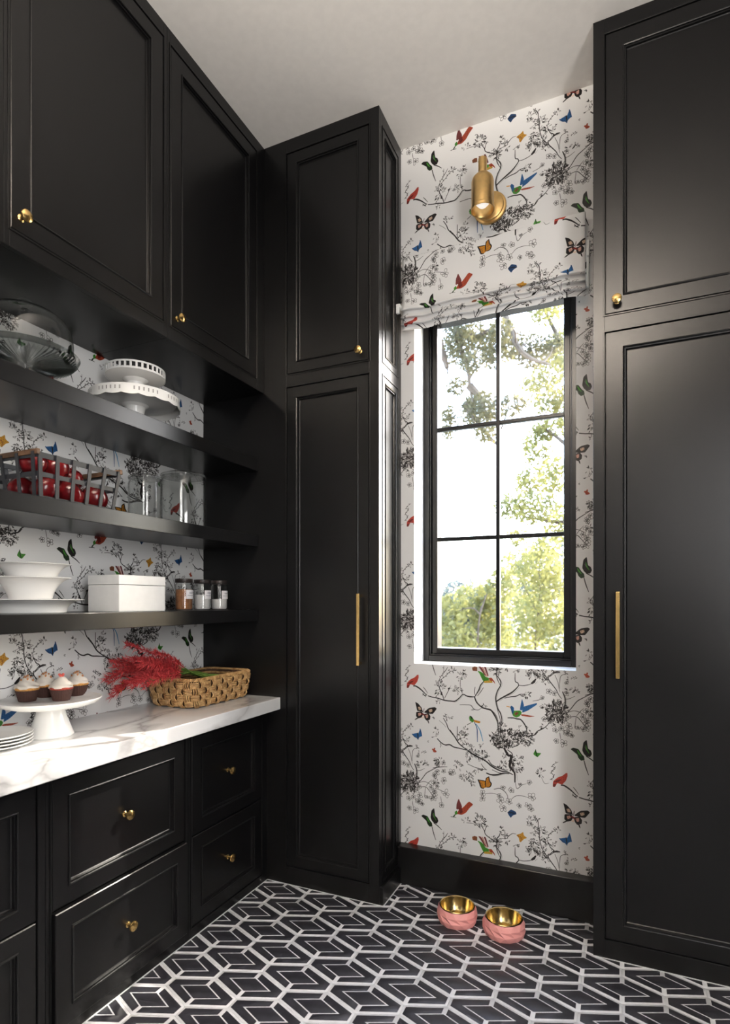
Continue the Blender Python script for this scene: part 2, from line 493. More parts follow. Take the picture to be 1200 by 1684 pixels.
def make_paper():
    f, th, cy = 944.78, 0.4203, 989.87
    s_, c_ = math.sin(th), math.cos(th)
    def wall(px, py):                       # measured spot of the drawing on the window wall, in metres
        a = (px-600)/f; b = -(py-cy)/f
        t = 2.7449/(c_+a*s_)
        return np.array([(-s_+a*c_)*t, CAMZ+b*t])
    img = np.empty((PH, PW, 3), np.float32); img[:] = (.875, .872, .865)
    rg = np.random.RandomState(5)
    def comp(x0, y0, al, col):
        h, w = al.shape
        ys = np.arange(y0, y0+h) % PH; xs = np.arange(x0, x0+w) % PW
        sub = img[np.ix_(ys, xs)]
        img[np.ix_(ys, xs)] = sub*(1-al[..., None])+np.array(col, np.float32)*al[..., None]
    def stroke(pts, w0, w1, wm, col, op=1.0):
        pts = np.array(pts)
        n = len(pts)
        pad = max(w0, w1, wm)+2
        x0, y0 = np.floor(pts.min(0)-pad).astype(int); x1, y1 = np.ceil(pts.max(0)+pad).astype(int)
        X, Y = np.meshgrid(np.arange(x0, x1)+.5, np.arange(y0, y1)+.5)
        al = np.zeros(X.shape, np.float32)
        for i in range(n-1):
            a, b = pts[i], pts[i+1]; d = b-a; L2 = d@d+1e-9
            t = np.clip(((X-a[0])*d[0]+(Y-a[1])*d[1])/L2, 0, 1)
            dist = np.hypot(X-a[0]-t*d[0], Y-a[1]-t*d[1])
            q = (i+t)/(n-1)
            w = np.where(q < .5, w0+(wm-w0)*q*2, wm+(w1-wm)*(q-.5)*2)
            al = np.maximum(al, np.clip(w/2-dist+.5, 0, 1)*np.clip(w, 0.25, 1))
        comp(x0, y0, al*op, col)
    def poly(pts, col):
        pts = np.array(pts)
        x0, y0 = np.floor(pts.min(0)-2).astype(int); x1, y1 = np.ceil(pts.max(0)+2).astype(int)
        acc = np.zeros((y1-y0, x1-x0), np.float32)
        for ox in (.17, .5, .83):
            for oy in (.17, .5, .83):
                X, Y = np.meshgrid(np.arange(x0, x1)+ox, np.arange(y0, y1)+oy)
                ins = np.zeros(X.shape, bool); m = len(pts)
                for i in range(m):
                    a, b = pts[i], pts[(i+1) % m]
                    if abs(a[1]-b[1]) < 1e-9: continue
                    c = ((a[1] > Y) != (b[1] > Y)) & (X < (b[0]-a[0])*(Y-a[1])/(b[1]-a[1])+a[0])
                    ins ^= c
                acc += ins
        al = acc/9
        n = rg.rand(*al.shape)*.16-.08
        h, w = al.shape
        ys = np.arange(y0, y0+h) % PH; xs = np.arange(x0, x0+w) % PW
        sub = img[np.ix_(ys, xs)]
        img[np.ix_(ys, xs)] = sub*(1-al[..., None])+np.clip(np.array(col)[None, None]*(.90+n[..., None]*1.4-.22*(np.sin(xs[None, :]*.42+ys[:, None]*.3)*np.sin(ys[:, None]*.23-xs[None, :]*.11) > .35)[..., None]), 0, 1)*al[..., None]
    INK = (.11, .095, .09)
    PX = PPM/340.0/1.0                        # image pixels per photo pixel
    for ln in PRINT.split('\n'):
        q = ln.split(); k = q[0]; ox, oy = TILES[int(q[1])]
        def cv(p):
            x, y = [float(z) for z in p.split(',')] if isinstance(p, str) else p
            w = wall(ox+x/10, oy+y/10); return np.array([w[0]*PPM, w[1]*PH/CH])
        jobs = []
        if k in 'SK':
            col = INK
            if k == 'K': col = COLS[q[2]]; q = q[:2]+q[3:]
            w = float(q[2])*0.1*PX*4.9; p = catmull([cv(z) for z in q[3:]], 6)
            jobs.append(('s', p, w*.75, w*.5, w, col, 1))
            if k == 'S' and float(q[2]) >= 3.5:          # bark lines beside the thick branches
                p2 = [z+np.array([w*.9, -w*.5])+rg.randn(2)*.4 for z in p[2:-2]]
                if len(p2) > 2: jobs.append(('s', p2, 1, .8, 1.3, INK, .8))
        elif k == 'L':
            w = float(q[2])*0.1*PX*4; p = catmull([cv(z) for z in q[4:]], 6); ll = float(q[3])/10*PX
            jobs.append(('s', p, w*.8, w*.5, w, INK, 1))
            for i in range(1, len(p), 3):
                d = p[min(i+1, len(p)-1)]-p[i-1]; a = math.atan2(d[1], d[0])+(1 if (i//3) % 2 else -1)*.9
                e = p[i]+np.array([math.cos(a), math.sin(a)])*ll
                jobs.append(('s', [p[i], (p[i]+e)/2+rg.randn(2)*.5, e], .8, .5, ll*.34, INK, 1))
        elif k == 'C':
            cx, cy_, rx, ry, n, ll = [float(z) for z in q[2:8]]
            for i in range(int(n)):
                a = rg.rand()*2*PI; rr = math.sqrt(rg.rand())
                ux, uy = rr*math.cos(a), rr*math.sin(a)
                s = cv((cx+ux*rx, cy_+uy*ry)); L = ll/10*PX*(.55+.6*rg.rand())
                d = math.atan2(-uy*ry, ux*rx)+rg.randn()*.8
                e = s+np.array([math.cos(d), math.sin(d)])*L
                mid = (s+e)/2+np.array([-math.sin(d), math.cos(d)])*L*.12*rg.randn()
                if rg.rand() < .62: jobs.append(('s', [s, mid, e], .9, .5, L*(.26+.16*rg.rand()), INK, 1))
                else:
                    nrm = np.array([-math.sin(d), math.cos(d)])*L*.2
                    jobs.append(('s', catmull([s, mid+nrm, e, mid-nrm, s], 4), 1.2, 1.2, 1.8, INK, .95))
                if rg.rand() < .4:
                    b0 = s-np.array([math.cos(d), math.sin(d)])*L*.8
                    jobs.append(('s', [b0, s], .9, .9, 1.2, INK, .9))
        elif k == 'F':
            cx, cy_, r = [float(z) for z in q[2:5]]
            o = cv((cx, cy_)); r = r/10*PX*.72; a0 = rg.rand()*6
            for i in range(5):
                a = a0+i*2*PI/5+rg.randn()*.15; rr = r*(.75+.45*rg.rand())
                u = np.array([math.cos(a), math.sin(a)]); v = np.array([-u[1], u[0]])
                wd = rr*(.26+.14*rg.rand())
                pt = [o+u*r*.1, o+u*rr*.55+v*wd, o+u*rr*.95+v*wd*.6, o+u*rr*.97-v*wd*.5, o+u*rr*.5-v*wd, o+u*r*.1]
                jobs.append(('s', catmull(pt, 5), 1.4, 1.4, 2.3, INK, .95))
                if rg.rand() < .7: jobs.append(('s', [o+u*r*.12, o+u*rr*.6], 1.2, .5, 1.3, INK, .9))
            jobs.append(('s', [o, o+np.array([1., 1.])], 3, 3, 4, INK, 1))
        elif k == 'P':
            pp = [cv(z) for z in q[3:]]
            pp = [w for i in range(len(pp)) for w in (pp[i]*.88+pp[i-1]*.12, pp[i]*.88+pp[(i+1) % len(pp)]*.12)]
            jobs.append(('p', pp, COLS[q[2]]))
        for dx, dy in ((0, 0), (CW*PPM, -PH/2)):
            dv = np.array([dx, dy])
            for j in jobs:
                if j[0] == 's': stroke([z+dv for z in j[1]], *j[2:])
                else: poly([z+dv for z in j[1]], j[2])
    im = bpy.data.images.new('wallpaper_print', PW, PH)
    px = np.ones((PH, PW, 4), np.float32); px[..., :3] = img
    im.pixels.foreach_set(px.ravel()); im.update(); im.pack()
    return im
PAPER_IMG = make_paper()
def paper_mat(name, rough, fabric=False):
    m, nt, b = nmat(name)
    uvn = nt.nodes.new('ShaderNodeUVMap'); uvn.uv_map = 'UVMap'
    ti = nt.nodes.new('ShaderNodeTexImage'); ti.image = PAPER_IMG; ti.interpolation = 'Cubic'
    nt.links.new(uvn.outputs[0], ti.inputs[0]); nt.links.new(ti.outputs['Color'], b.inputs['Base Color'])
    b.inputs['Roughness'].default_value = rough; b.inputs['Specular IOR Level'].default_value = 0.3
    tc = nt.nodes.new('ShaderNodeTexCoord')
    n2 = nt.nodes.new('ShaderNodeTexNoise'); n2.inputs['Scale'].default_value = 700 if fabric else 400
    nt.links.new(tc.outputs['Object'], n2.inputs['Vector'])
    bp = nt.nodes.new('ShaderNodeBump'); bp.inputs['Strength'].default_value = 0.12; bp.inputs['Distance'].default_value = 0.001
    nt.links.new(n2.outputs['Fac'], bp.inputs['Height']); nt.links.new(bp.outputs['Normal'], b.inputs['Normal'])
    return m
# ------------------------------------------------------------------ materials
M = {}
M['black'] = mat('black_satin_paint', (0.0042, 0.0041, 0.0045), 0.28, spec=0.32, var=0.05, scale=8, bump=0.05, bscale=350, coat=0.0)
[n for n in M['black'].node_tree.nodes if n.type == 'BSDF_PRINCIPLED'][0].inputs['Coat Roughness'].default_value = 0.24
M['brass'] = mat('brushed_brass', (0.78, 0.52, 0.20), 0.24, 1.0, var=0.08, scale=60)
M['satin_brass'] = mat('satin_brass', (0.70, 0.46, 0.19), 0.36, 1.0, var=0.08, scale=40)
M['ceiling'] = mat('ceiling_paint', (0.80, 0.77, 0.73), 0.9, var=0.02)
M['white_paint'] = mat('white_paint', (0.82, 0.82, 0.80), 0.6, var=0.02)
M['dark_wall'] = mat('dark_grey_paint', (0.10, 0.10, 0.10), 0.8, var=0.03)
M['paper'] = paper_mat('bird_wallpaper', 0.55)
M['fabric'] = paper_mat('bird_linen', 0.85, True)
M['glass'] = glass_mat('window_glass', (0.99, 0.995, 0.99), 0.6, 0.9)
M['jar_glass'] = glass_mat('jar_glass', (0.95, 0.955, 0.95), 1.0, 0.42)
M['press_glass'] = glass_mat('pressed_glass', (0.88, 0.885, 0.88), 1.0, 0.36)
M['ribbed_glass'] = glass_mat('ribbed_glass', (0.76, 0.77, 0.765), 1.2, 0.30)
M['porcelain'] = mat('white_porcelain', (0.80, 0.79, 0.77), 0.22, var=0.02, scale=5)
M['lacquer'] = mat('white_lacquer', (0.84, 0.83, 0.81), 0.35, var=0.02)
M['tile_white'] = mat('tile_pale_stone', (0.72, 0.72, 0.74), 0.45, var=0.08, scale=45, bump=0.08, bscale=300)
M['tile_black'] = mat('tile_charcoal', (0.020, 0.020, 0.026), 0.42, spec=0.45, var=0.35, scale=25, bump=0.1, bscale=260)
M['grout'] = mat('grout', (0.30, 0.30, 0.31), 0.9, var=0.1)
M['pink'] = mat('coral_glaze', (0.90, 0.38, 0.35), 0.5, var=0.05, scale=12)
M['gold_in'] = mat('gold_metal', (0.62, 0.47, 0.22), 0.20, 1.0, var=0.1, scale=20)
M['strap'] = mat('dark_steel', (0.022, 0.024, 0.029), 0.42, 0.3, var=0.1)
M['wood'] = mat('basket_wood', (0.10, 0.05, 0.022), 0.55, var=0.3, scale=60)
M['rattan'] = mat('rattan', (0.32, 0.165, 0.06), 0.55, var=0.35, scale=55, bump=0.3, bscale=250, col2=(0.56, 0.36, 0.16))
M['rattan_dark'] = mat('rattan_inside', (0.06, 0.028, 0.011), 0.8, var=0.3, scale=40)
M['apple'] = mat('apple_skin', (0.085, 0.004, 0.006), 0.22, var=0.3, scale=25, col2=(0.17, 0.009, 0.011))
M['stem'] = mat('apple_stem', (0.08, 0.045, 0.02), 0.8)
M['red_bloom'] = mat('red_bloom', (0.34, 0.012, 0.022), 0.6, var=0.3, scale=90, col2=(0.66, 0.075, 0.075))
M['green_stem'] = mat('green_stem', (0.16, 0.27, 0.05), 0.6, var=0.3, scale=50)
M['liner'] = mat('brown_liner', (0.055, 0.022, 0.017), 0.6, var=0.15)
M['cake'] = mat('sponge', (0.55, 0.27, 0.07), 0.85, var=0.3, scale=120, bump=0.4, bscale=300)
M['red_cake'] = mat('red_sponge', (0.33, 0.05, 0.03), 0.85, var=0.3, scale=120, bump=0.4, bscale=300)
M['icing'] = mat('cream_icing', (0.80, 0.73, 0.64), 0.5, var=0.05, scale=30)
M['caramel'] = mat('caramel', (0.50, 0.21, 0.08), 0.3, var=0.2)
M['candy'] = mat('pink_candy', (0.75, 0.13, 0.10), 0.4, var=0.2)
M['lid'] = mat('dark_lid', (0.022, 0.017, 0.016), 0.4)
M['label'] = mat('paper_label', (0.72, 0.70, 0.72), 0.7, var=0.02)
M['ink'] = mat('label_ink', (0.20, 0.20, 0.24), 0.7)
M['cocoa'] = mat('cinnamon', (0.30, 0.13, 0.055), 0.9, var=0.2, scale=60)
M['salt'] = mat('white_grains', (0.74, 0.72, 0.72), 0.9, var=0.06, scale=200)
M['bark'] = mat('bark', (0.10, 0.075, 0.055), 0.9, var=0.3, scale=12, bump=0.5, bscale=30)
M['soil'] = mat('gravel_ground', (0.20, 0.19, 0.165), 0.95, var=0.4, scale=3)
def leaf_mat(name, c, trans=0.55):
    m, nt, b = nmat(name)
    out = [n for n in nt.nodes if n.type == 'OUTPUT_MATERIAL'][0]
    b.inputs['Roughness'].default_value = 0.5
    oi = nt.nodes.new('ShaderNodeTexCoord'); n = nt.nodes.new('ShaderNodeTexNoise'); n.inputs['Scale'].default_value = 3.0
    nt.links.new(oi.outputs['Object'], n.inputs['Vector'])
    rp = nt.nodes.new('ShaderNodeValToRGB')
    rp.color_ramp.elements[0].color = (*(x*.62 for x in c), 1); rp.color_ramp.elements[1].color = (c[0]*1.35, c[1]*1.2, c[2]*1.05, 1)
    rp.color_ramp.elements[0].position = .35; rp.color_ramp.elements[1].position = .65
    nt.links.new(n.outputs['Fac'], rp.inputs['Fac']); nt.links.new(rp.outputs['Color'], b.inputs['Base Color'])
    t = nt.nodes.new('ShaderNodeBsdfTranslucent'); nt.links.new(rp.outputs['Color'], t.inputs['Color'])
    mx = nt.nodes.new('ShaderNodeMixShader'); mx.inputs[0].default_value = trans
    nt.links.new(b.outputs[0], mx.inputs[1]); nt.links.new(t.outputs[0], mx.inputs[2]); nt.links.new(mx.outputs[0], out.inputs['Surface'])
    return m
M['leaf_olive'] = leaf_mat('olive_leaf', (0.115, 0.115, 0.06))
M['leaf_bright'] = leaf_mat('bright_leaf', (0.26, 0.27, 0.10))
M['leaf_hazed'] = leaf_mat('hazed_leaf', (0.13, 0.165, 0.16))  # blue-grey of distance haze put into the leaf colour
def emit(name, col, st):
    m, nt, b = nmat(name); b.inputs['Emission Color'].default_value = (*col, 1); b.inputs['Emission Strength'].default_value = st
    b.inputs['Base Color'].default_value = (.8, .78, .75, 1); b.inputs['Roughness'].default_value = .2; return m
M['bulb'] = emit('lamp_bulb', (1, .93, .85), 0.5)
M['diffuser'] = emit('lamp_diffuser', (1, .86, .7), 3.0)
def marble():
    m, nt, b = nmat('white_marble'); b.inputs['Roughness'].default_value = 0.16
    tc = nt.nodes.new('ShaderNodeTexCoord')
    mp = nt.nodes.new('ShaderNodeMapping'); mp.inputs['Rotation'].default_value = (0.3, 0.2, 0.75); mp.inputs['Scale'].default_value = (1.6, 0.75, 1.2)
    nt.links.new(tc.outputs['Object'], mp.inputs['Vector'])
    w = nt.nodes.new('ShaderNodeTexNoise'); w.inputs['Scale'].default_value = 1.6; w.inputs['Detail'].default_value = 6
    nt.links.new(mp.outputs[0], w.inputs['Vector'])
    vm = nt.nodes.new('ShaderNodeVectorMath'); vm.operation = 'SCALE'; vm.inputs['Scale'].default_value = 0.9
    nt.links.new(w.outputs['Color'], vm.inputs[0])
    va = nt.nodes.new('ShaderNodeVectorMath'); nt.links.new(mp.outputs[0], va.inputs[0]); nt.links.new(vm.outputs[0], va.inputs[1])
    v = nt.nodes.new('ShaderNodeTexVoronoi'); v.feature = 'DISTANCE_TO_EDGE'; v.inputs['Scale'].default_value = 2.1
    nt.links.new(va.outputs[0], v.inputs['Vector'])
    rp = nt.nodes.new('ShaderNodeValToRGB'); e = rp.color_ramp.elements
    e[0].position = 0.0; e[0].color = (.36, .35, .345, 1); e[1].position = 0.11; e[1].color = (.72, .72, .715, 1)
    x = e.new(0.022); x.color = (.54, .53, .525, 1)
    nt.links.new(v.outputs['Distance'], rp.inputs['Fac'])
    n3 = nt.nodes.new('ShaderNodeTexNoise'); n3.inputs['Scale'].default_value = 2.2
    nt.links.new(tc.outputs['Object'], n3.inputs['Vector'])
    r3 = nt.nodes.new('ShaderNodeValToRGB'); r3.color_ramp.elements[0].position = .36; r3.color_ramp.elements[1].position = .50
    nt.links.new(n3.outputs['Fac'], r3.inputs['Fac'])
    mx = nt.nodes.new('ShaderNodeMixRGB'); mx.inputs[1].default_value = (.72, .72, .715, 1)
    nt.links.new(r3.outputs['Color'], mx.inputs[0]); nt.links.new(rp.outputs['Color'], mx.inputs[2]); nt.links.new(mx.outputs[0], b.inputs['Base Color'])
    return m
M['marble'] = marble()

# ------------------------------------------------------------------ measures
H = 3.71; XW = -2.045; YT = 2.4539; YB = 2.7449; XT = -1.0259; XR = -0.1041; XF = -1.6383; XU = -1.6567; XS = -1.6926; XC = -1.5595
X1 = 1.5; Y0 = -2.2; Z0 = 0.006
WX0, WX1, WZ0, WZ1, WY = -0.955, -0.188, 1.10, 2.95, 2.89
UVB = lambda c: (c[0]/(2*CW), c[2]/CH)
UVL = lambda c: ((c[1]-1.562-0.229)/(2*CW), (1.149+(c[2]-1.221)*1.034)/CH)
# ------------------------------------------------------------------ structure
m = MB()
for a in ((X1*-3, WX0, 0, H), (WX1, X1, 0, H), (WX0, WX1, 0, WZ0), (WX0, WX1, WZ1, H)):
    x0 = max(a[0], XW-.15)
    m.add([(x0, YB, a[2]), (a[1], YB, a[2]), (a[1], YB, a[3]), (x0, YB, a[3])], [(0, 1, 2, 3)], 0)
YO = 3.02
for q in ([(WX0, YB, WZ0), (WX0, YO, WZ0), (WX0, YO, WZ1), (WX0, YB, WZ1)], [(WX1, YB, WZ0), (WX1, YO, WZ0), (WX1, YO, WZ1), (WX1, YB, WZ1)],
          [(WX0, YB, WZ0), (WX1, YB, WZ0), (WX1, YO, WZ0), (WX0, YO, WZ0)], [(WX0, YB, WZ1), (WX1, YB, WZ1), (WX1, YO, WZ1), (WX0, YO, WZ1)]):
    m.add(q, [(0, 1, 2, 3)], 1)
for a in ((XW-.15, WX0, 0, H), (WX1, X1, 0, H), (WX0, WX1, 0, WZ0), (WX0, WX1, WZ1, H)):
    m.add([(a[0], YO, a[2]), (a[1], YO, a[2]), (a[1], YO, a[3]), (a[0], YO, a[3])], [(0, 1, 2, 3)], 1)
tag(m.build('wall_back', [M['paper'], M['white_paint']], recalc=False, uv=UVB), kind='structure')
tag(MB().box(XW-.15, XW, Y0-.1, YB, 0, H).build('wall_left', M['paper'], uv=UVL), kind='structure')
tag(MB().box(X1, X1+.1, Y0-.1, YB, 0, H).build('wall_right', M['black']), kind='structure')
tag(MB().box(XW-.15, X1+.1, Y0-.2, Y0-.1, 0, H).build('wall_rear', M['dark_wall']), kind='structure')
tag(MB().box(XW-.15, X1+.1, Y0-.2, YO, H, H+.1).build('ceiling', M['ceiling']), kind='structure')
floor = tag(MB().box(XW-.15, X1+.1, Y0-.2, YO, -.1, Z0-.009).build('floor', M['grout']), kind='structure')
# floor tiles : elongated hexagons with three dark inlays each
PXT, PYT, EE, HS = 0.2785*.9957, 0.212*.9957, 0.050, 0.0555
HW = PXT/2; TH, SPK, THIN = 0.0094, 0.0080, 0.0024
hexv = [(-HW, EE/2), (0, EE/2+HS), (HW, EE/2), (HW, -EE/2), (0, -EE/2-HS), (-HW, -EE/2)]
def inset(poly, d):
    out = []; n = len(poly)
    for i in range(n):
        a, b, c = Vector(poly[i-1]), Vector(poly[i]), Vector(poly[(i+1) % n])
        n1 = (b-a).normalized(); n2 = (c-b).normalized()
        n1 = Vector((n1.y, -n1.x)); n2 = Vector((n2.y, -n2.x))
        k = (n1+n2); k = k*(d/(1+n1.dot(n2))); out.append(tuple(b+k))
    return out
def prism(poly, z0, z1, bev=0.0006):
    mb = MB(); top = inset(poly, bev)
    mb.loft([[(x, y, z0) for x, y in poly], [(x, y, z1-bev*.5) for x, y in poly], [(x, y, z1) for x, y in top]], cap1=True)
    return mb
hin = inset(hexv, TH)
def yon(p, q, x): return p[1]+(q[1]-p[1])*(x-p[0])/(q[0]-p[0])
DA, DB = 0.0865, 0.0395
k1 = math.hypot(1/DA, 1/DB)
def dia(off): s = 1+off*k1; return DA*s, DB*s
da, db = dia(THIN)
left = [(-SPK, yon(hin[0], hin[1], -SPK)), hin[0], hin[5], (-SPK, yon(hin[5], hin[4], -SPK)), (-SPK, -db*(1-SPK/da)), (-da, 0), (-SPK, db*(1-SPK/da))]
left = left[::-1]
if sum(left[i-1][0]*left[i][1]-left[i][0]*left[i-1][1] for i in range(7)) > 0: left = left[::-1]
right = [(-x, -y) for x, y in left]
di, dj = dia(-THIN); diam = [(-di, 0), (0, dj), (di, 0), (0, -dj)]
ptile = prism(inset(hexv, .0005), Z0-.009, Z0-.0006, .0006).build('tile', M['tile_white'], floor)
pin = [prism(p, Z0-.003, Z0, .0004).build('inlay', M['tile_black'], ptile) for p in (left, right, diam)]
ptile['kind'] = 'structure'
CX, CY = -0.974*.9957, 1.972*.9957
first = True; far = MB(); nt_ = 0
def projpx(x, y, z):
    s_, c_ = math.sin(.4203), math.cos(.4203); d = -x*s_+y*c_
    return (600+944.78*(x*c_+y*s_)/d, 989.87-944.78*(z-CAMZ)/d) if d > .2 else (9e9, 9e9)
for j in range(-26, 8):
    for i in range(-8, 14):
        x = CX+(i+.5*(j % 2))*PXT; y = CY+j*PYT/2
        if x < XF-.12 or x > X1+.05 or y > YB+.02 or y < Y0: continue
        if y > YT+.1 and (x < XT-.1 or x > XR+.12): continue
        u, v = projpx(x, y, 0)
        vis = -60 < u < 1260 and v < 1684+50
        if vis:
            if first: ptile.location = (x, y, 0); first = False
            else:
                c = ptile.copy(); COL.objects.link(c); c.parent = floor; c.location = (x, y, 0)
                for q in pin:
                    d = q.copy(); COL.objects.link(d); d.parent = c
            nt_ += 1
        else:
            for poly, z0, z1, mi in ((inset(hexv, .0005), Z0-.009, Z0-.0006, 0), (left, Z0-.003, Z0, 1), (right, Z0-.003, Z0, 1), (diam, Z0-.003, Z0, 1)):
                pts = [(px+x, py+y) for px, py in poly]; n = len(pts)
                far.add([(a, b, z1) for a, b in pts], [tuple(range(n))[::-1]], mi)
tag(far.build('tile_field', [M['tile_white'], M['tile_black']], floor, recalc=False, smooth=0), kind='stuff')
print('tiles', nt_)
# baseboard and the light bead of caulk along the floor
tag(MB().box(XT, XR, YB-.058, YB, Z0, .190).build('baseboard_back', M['black'], bevel=.004), kind='structure')
m = MB(); m.box(XF, XF+.005, -.2, YT, Z0, Z0+.0015); m.box(XF, XT+.022, YT-.005, YT, Z0, Z0+.0015); m.box(XT+.02, XT+.025, YT, YB-.058, Z0, Z0+.0015)
m.box(XR-.004, .75, YT-.005, YT, Z0, Z0+.0015)
tag(m.build('trim_1', M['tile_white']), kind='structure')

# ------------------------------------------------------------------ window
win = MB()
fx0, fx1 = WX0, WX1
def ringbox(mb, x0, x1, z0, z1, w, y0, y1, mi=0):
    mb.box(x0, x0+w, y0, y1, z0, z1, mi); mb.box(x1-w, x1, y0, y1, z0, z1, mi)
    mb.box(x0+w, x1-w, y0, y1, z0, z0+w, mi); mb.box(x0+w, x1-w, y0, y1, z1-w, z1, mi)
ringbox(win, fx0, fx1, WZ0, WZ1, .030, WY, YO)
window = tag(win.build('window_1', M['black'], bevel=.002), kind='structure')
m = MB(); ringbox(m, fx0+.030, fx1-.030, WZ0+.030, WZ1-.030, .008, WY+.012, YO-.01); m.build('stop_bead', M['black'], window, bevel=.0015)
m = MB(); ringbox(m, fx0+.038, fx1-.038, WZ0+.038, WZ1-.038, .030, WY+.028, YO-.02); sash = m.build('sash', M['black'], window, bevel=.003)
gx0, gx1, gz0, gz1 = fx0+.068, fx1-.068, WZ0+.068, WZ1-.068
mz = (1.739, 2.317)
MB().box(-.5815, -.5615, WY+.030, WY+.060, gz0-.005, gz1+.005).build('muntin', M['black'], sash, bevel=.003)
for z in mz: MB().box(gx0-.005, gx1+.005, WY+.032, WY+.058, z-.010, z+.010).build('muntin', M['black'], sash, bevel=.003)
zz = [gz0]+list(mz)+[gz1]
for a, b in ((gx0, -.5715), (-.5715, gx1)):
    for k in range(3):
        MB().box(a-.004, b+.004, WY+.043, WY+.046, zz[k]-.004, zz[k+1]+.004).build('pane', M['glass'], sash, smooth=0)

# ------------------------------------------------------------------ roman shade
sh = thing('roman_shade', 'off-white roman shade printed with birds and branches, folded up above the window', 'blind', (-.573, 2.74, 3.12))
def fold_profile():
    p = [(2.742, 3.122), (2.692, 3.120), (2.690, 3.05)]
    for z, y in ((2.98, 2.689), (2.91, 2.688), (2.868, 2.676), (2.850, 2.664), (2.846, 2.672), (2.850, 2.684), (2.838, 2.688), (2.822, 2.676), (2.812, 2.666), (2.809, 2.674), (2.812, 2.684),
                 (2.800, 2.688), (2.788, 2.678), (2.780, 2.668), (2.777, 2.676), (2.779, 2.686), (2.768, 2.689), (2.755, 2.688)): p.append((y, z))
    return catmull([(a, b, 0) for a, b in p], 5)
pr = fold_profile(); arc = [0]
for a, b in zip(pr, pr[1:]): arc.append(arc[-1]+math.hypot(b[0]-a[0], b[1]-a[1]))
NX = 40; rows = []
SX0, SX1 = -.998, -.146
for i, p in enumerate(pr):
    t = min(1, max(0, (3.0-p[1])/.12))
    rows.append([(SX0+(SX1-SX0)*j/NX, p[0]-.004*t*math.sin(j*.9)*math.sin(j*.23+p[1]*9), p[1]+.003*t*math.sin(j*.55+1)) for j in range(NX+1)])
m = MB(); m.loft(rows, closed=False)
fab = m.build('shade_fabric', M['fabric'], sh, recalc=False)
ul = fab.data.uv_layers.new(name='UVMap')
for poly in fab.data.polygons:
    for li in poly.loop_indices:
        vi = fab.data.loops[li].vertex_index; r, j = divmod(vi, NX+1)
        z = 3.024-(arc[r]-arc[6])*.86
        zt = (3.122-arc[r]*1.0)-2.478
        ul.data[li].uv = ((rows[r][j][0]-.012)/(2*CW), zt/CH)
sol = fab.modifiers.new('thickness', 'SOLIDIFY'); sol.thickness = .0025; sol.offset = 0
m = MB(); m.box(SX0+.006, SX1-.006, 2.700, 2.7435, 3.085, 3.118); m.build('head_rail', M['white_paint'], sh)
m = MB(); m.box(SX1+.001, SX1+.016, 2.700, 2.742, 2.93, 3.0); m.box(SX1+.003, SX1+.014, 2.712, 2.730, 2.80, 2.93)
m.build('side_bracket', M['white_paint'], sh, bevel=.003).__setitem__('label', 'white plastic bracket at the right edge of the shade')
m = MB(); m.box(-1.022, SX0-.002, 2.660, 2.742, 2.865, 2.885); m.box(-1.020, -1.004, 2.655, 2.67, 2.835, 2.87)
m.build('side_bracket', M['white_paint'], sh, bevel=.003)

# ------------------------------------------------------------------ wall sconce
sc = thing('wall_sconce', 'brass cylinder wall sconce pointing down above the window shade', 'lamp', (-.58, 2.745, 3.3))
Rx = Matrix.Rotation(PI/2, 3, 'X')                     # +z of a lathe becomes -y
MB().lathe([(0, 0), (.076, 0), (.077, .006), (.074, .012), (.066, .014), (.064, .020), (.058, .024), (0, .025)], (-.572, 2.7445, 3.285), Rx, 48).build('backplate', M['satin_brass'], sc)
MB().lathe([(.014, 0), (.014, .11)], (-.572, 2.722, 3.285), Rx, 16).build('arm', M['satin_brass'], sc)
MB().lathe([(.0495, 0), (.0530, 0), (.0530, .013), (.0505, .016), (.0505, .130), (.046, .145), (.034, .158), (.0195, .163), (.0195, .235), (.017, .238), (0, .238)], (-.580, 2.612, 3.196), None, 48).build('shade_cylinder', M['satin_brass'], sc)
MB().lathe([(.0495, 0), (.047, .004), (.047, .10), (.03, .12), (0, .12)], (-.580, 2.612, 3.1963), None, 48).build('reflector', M['satin_brass'], sc)
MB().lathe([(0, 0), (.018, .003), (.030, .016), (.034, .034), (.030, .052), (.017, .075), (.015, .09)], (-.580, 2.612, 3.212), None, 32).build('bulb', M['bulb'], sc)

# ------------------------------------------------------------------ cabinet kit
T = .022
def door(F, u0, u1, v0, v1, st, proud=0.0, name='door', parent=None, rail=None):
    """framed panel with a bead, its back at -T, its face at proud"""
    p = proud
    prof = [(0, p-T), (0, p-.0025), (.0025, p), (.0025+.0001, p), (st-.012, p), (st-.0115, p+.0028), (st-.009, p+.0042), (st-.006, p+.0028), (st-.0055, p-.002), (st-.001, p-.003), (st+.001, p-.010), (st+.004, p-.012)]
    m = MB(); m.panel(F, u0, u1, v0, v1, prof); return m.build(name, M['black'], parent, recalc=True, smooth=20)
def bead(F, u0, u1, v0, v1, mb):
    """fine bead round an opening of the face frame"""
    for a in ((u0-.006, u0, v0-.006, v1+.006), (u1, u1+.006, v0-.006, v1+.006), (u0, u1, v0-.006, v0), (u0, u1, v1, v1+.006)):
        mb.fbox(F, a[0], a[1], a[2], a[3], 0, .003)
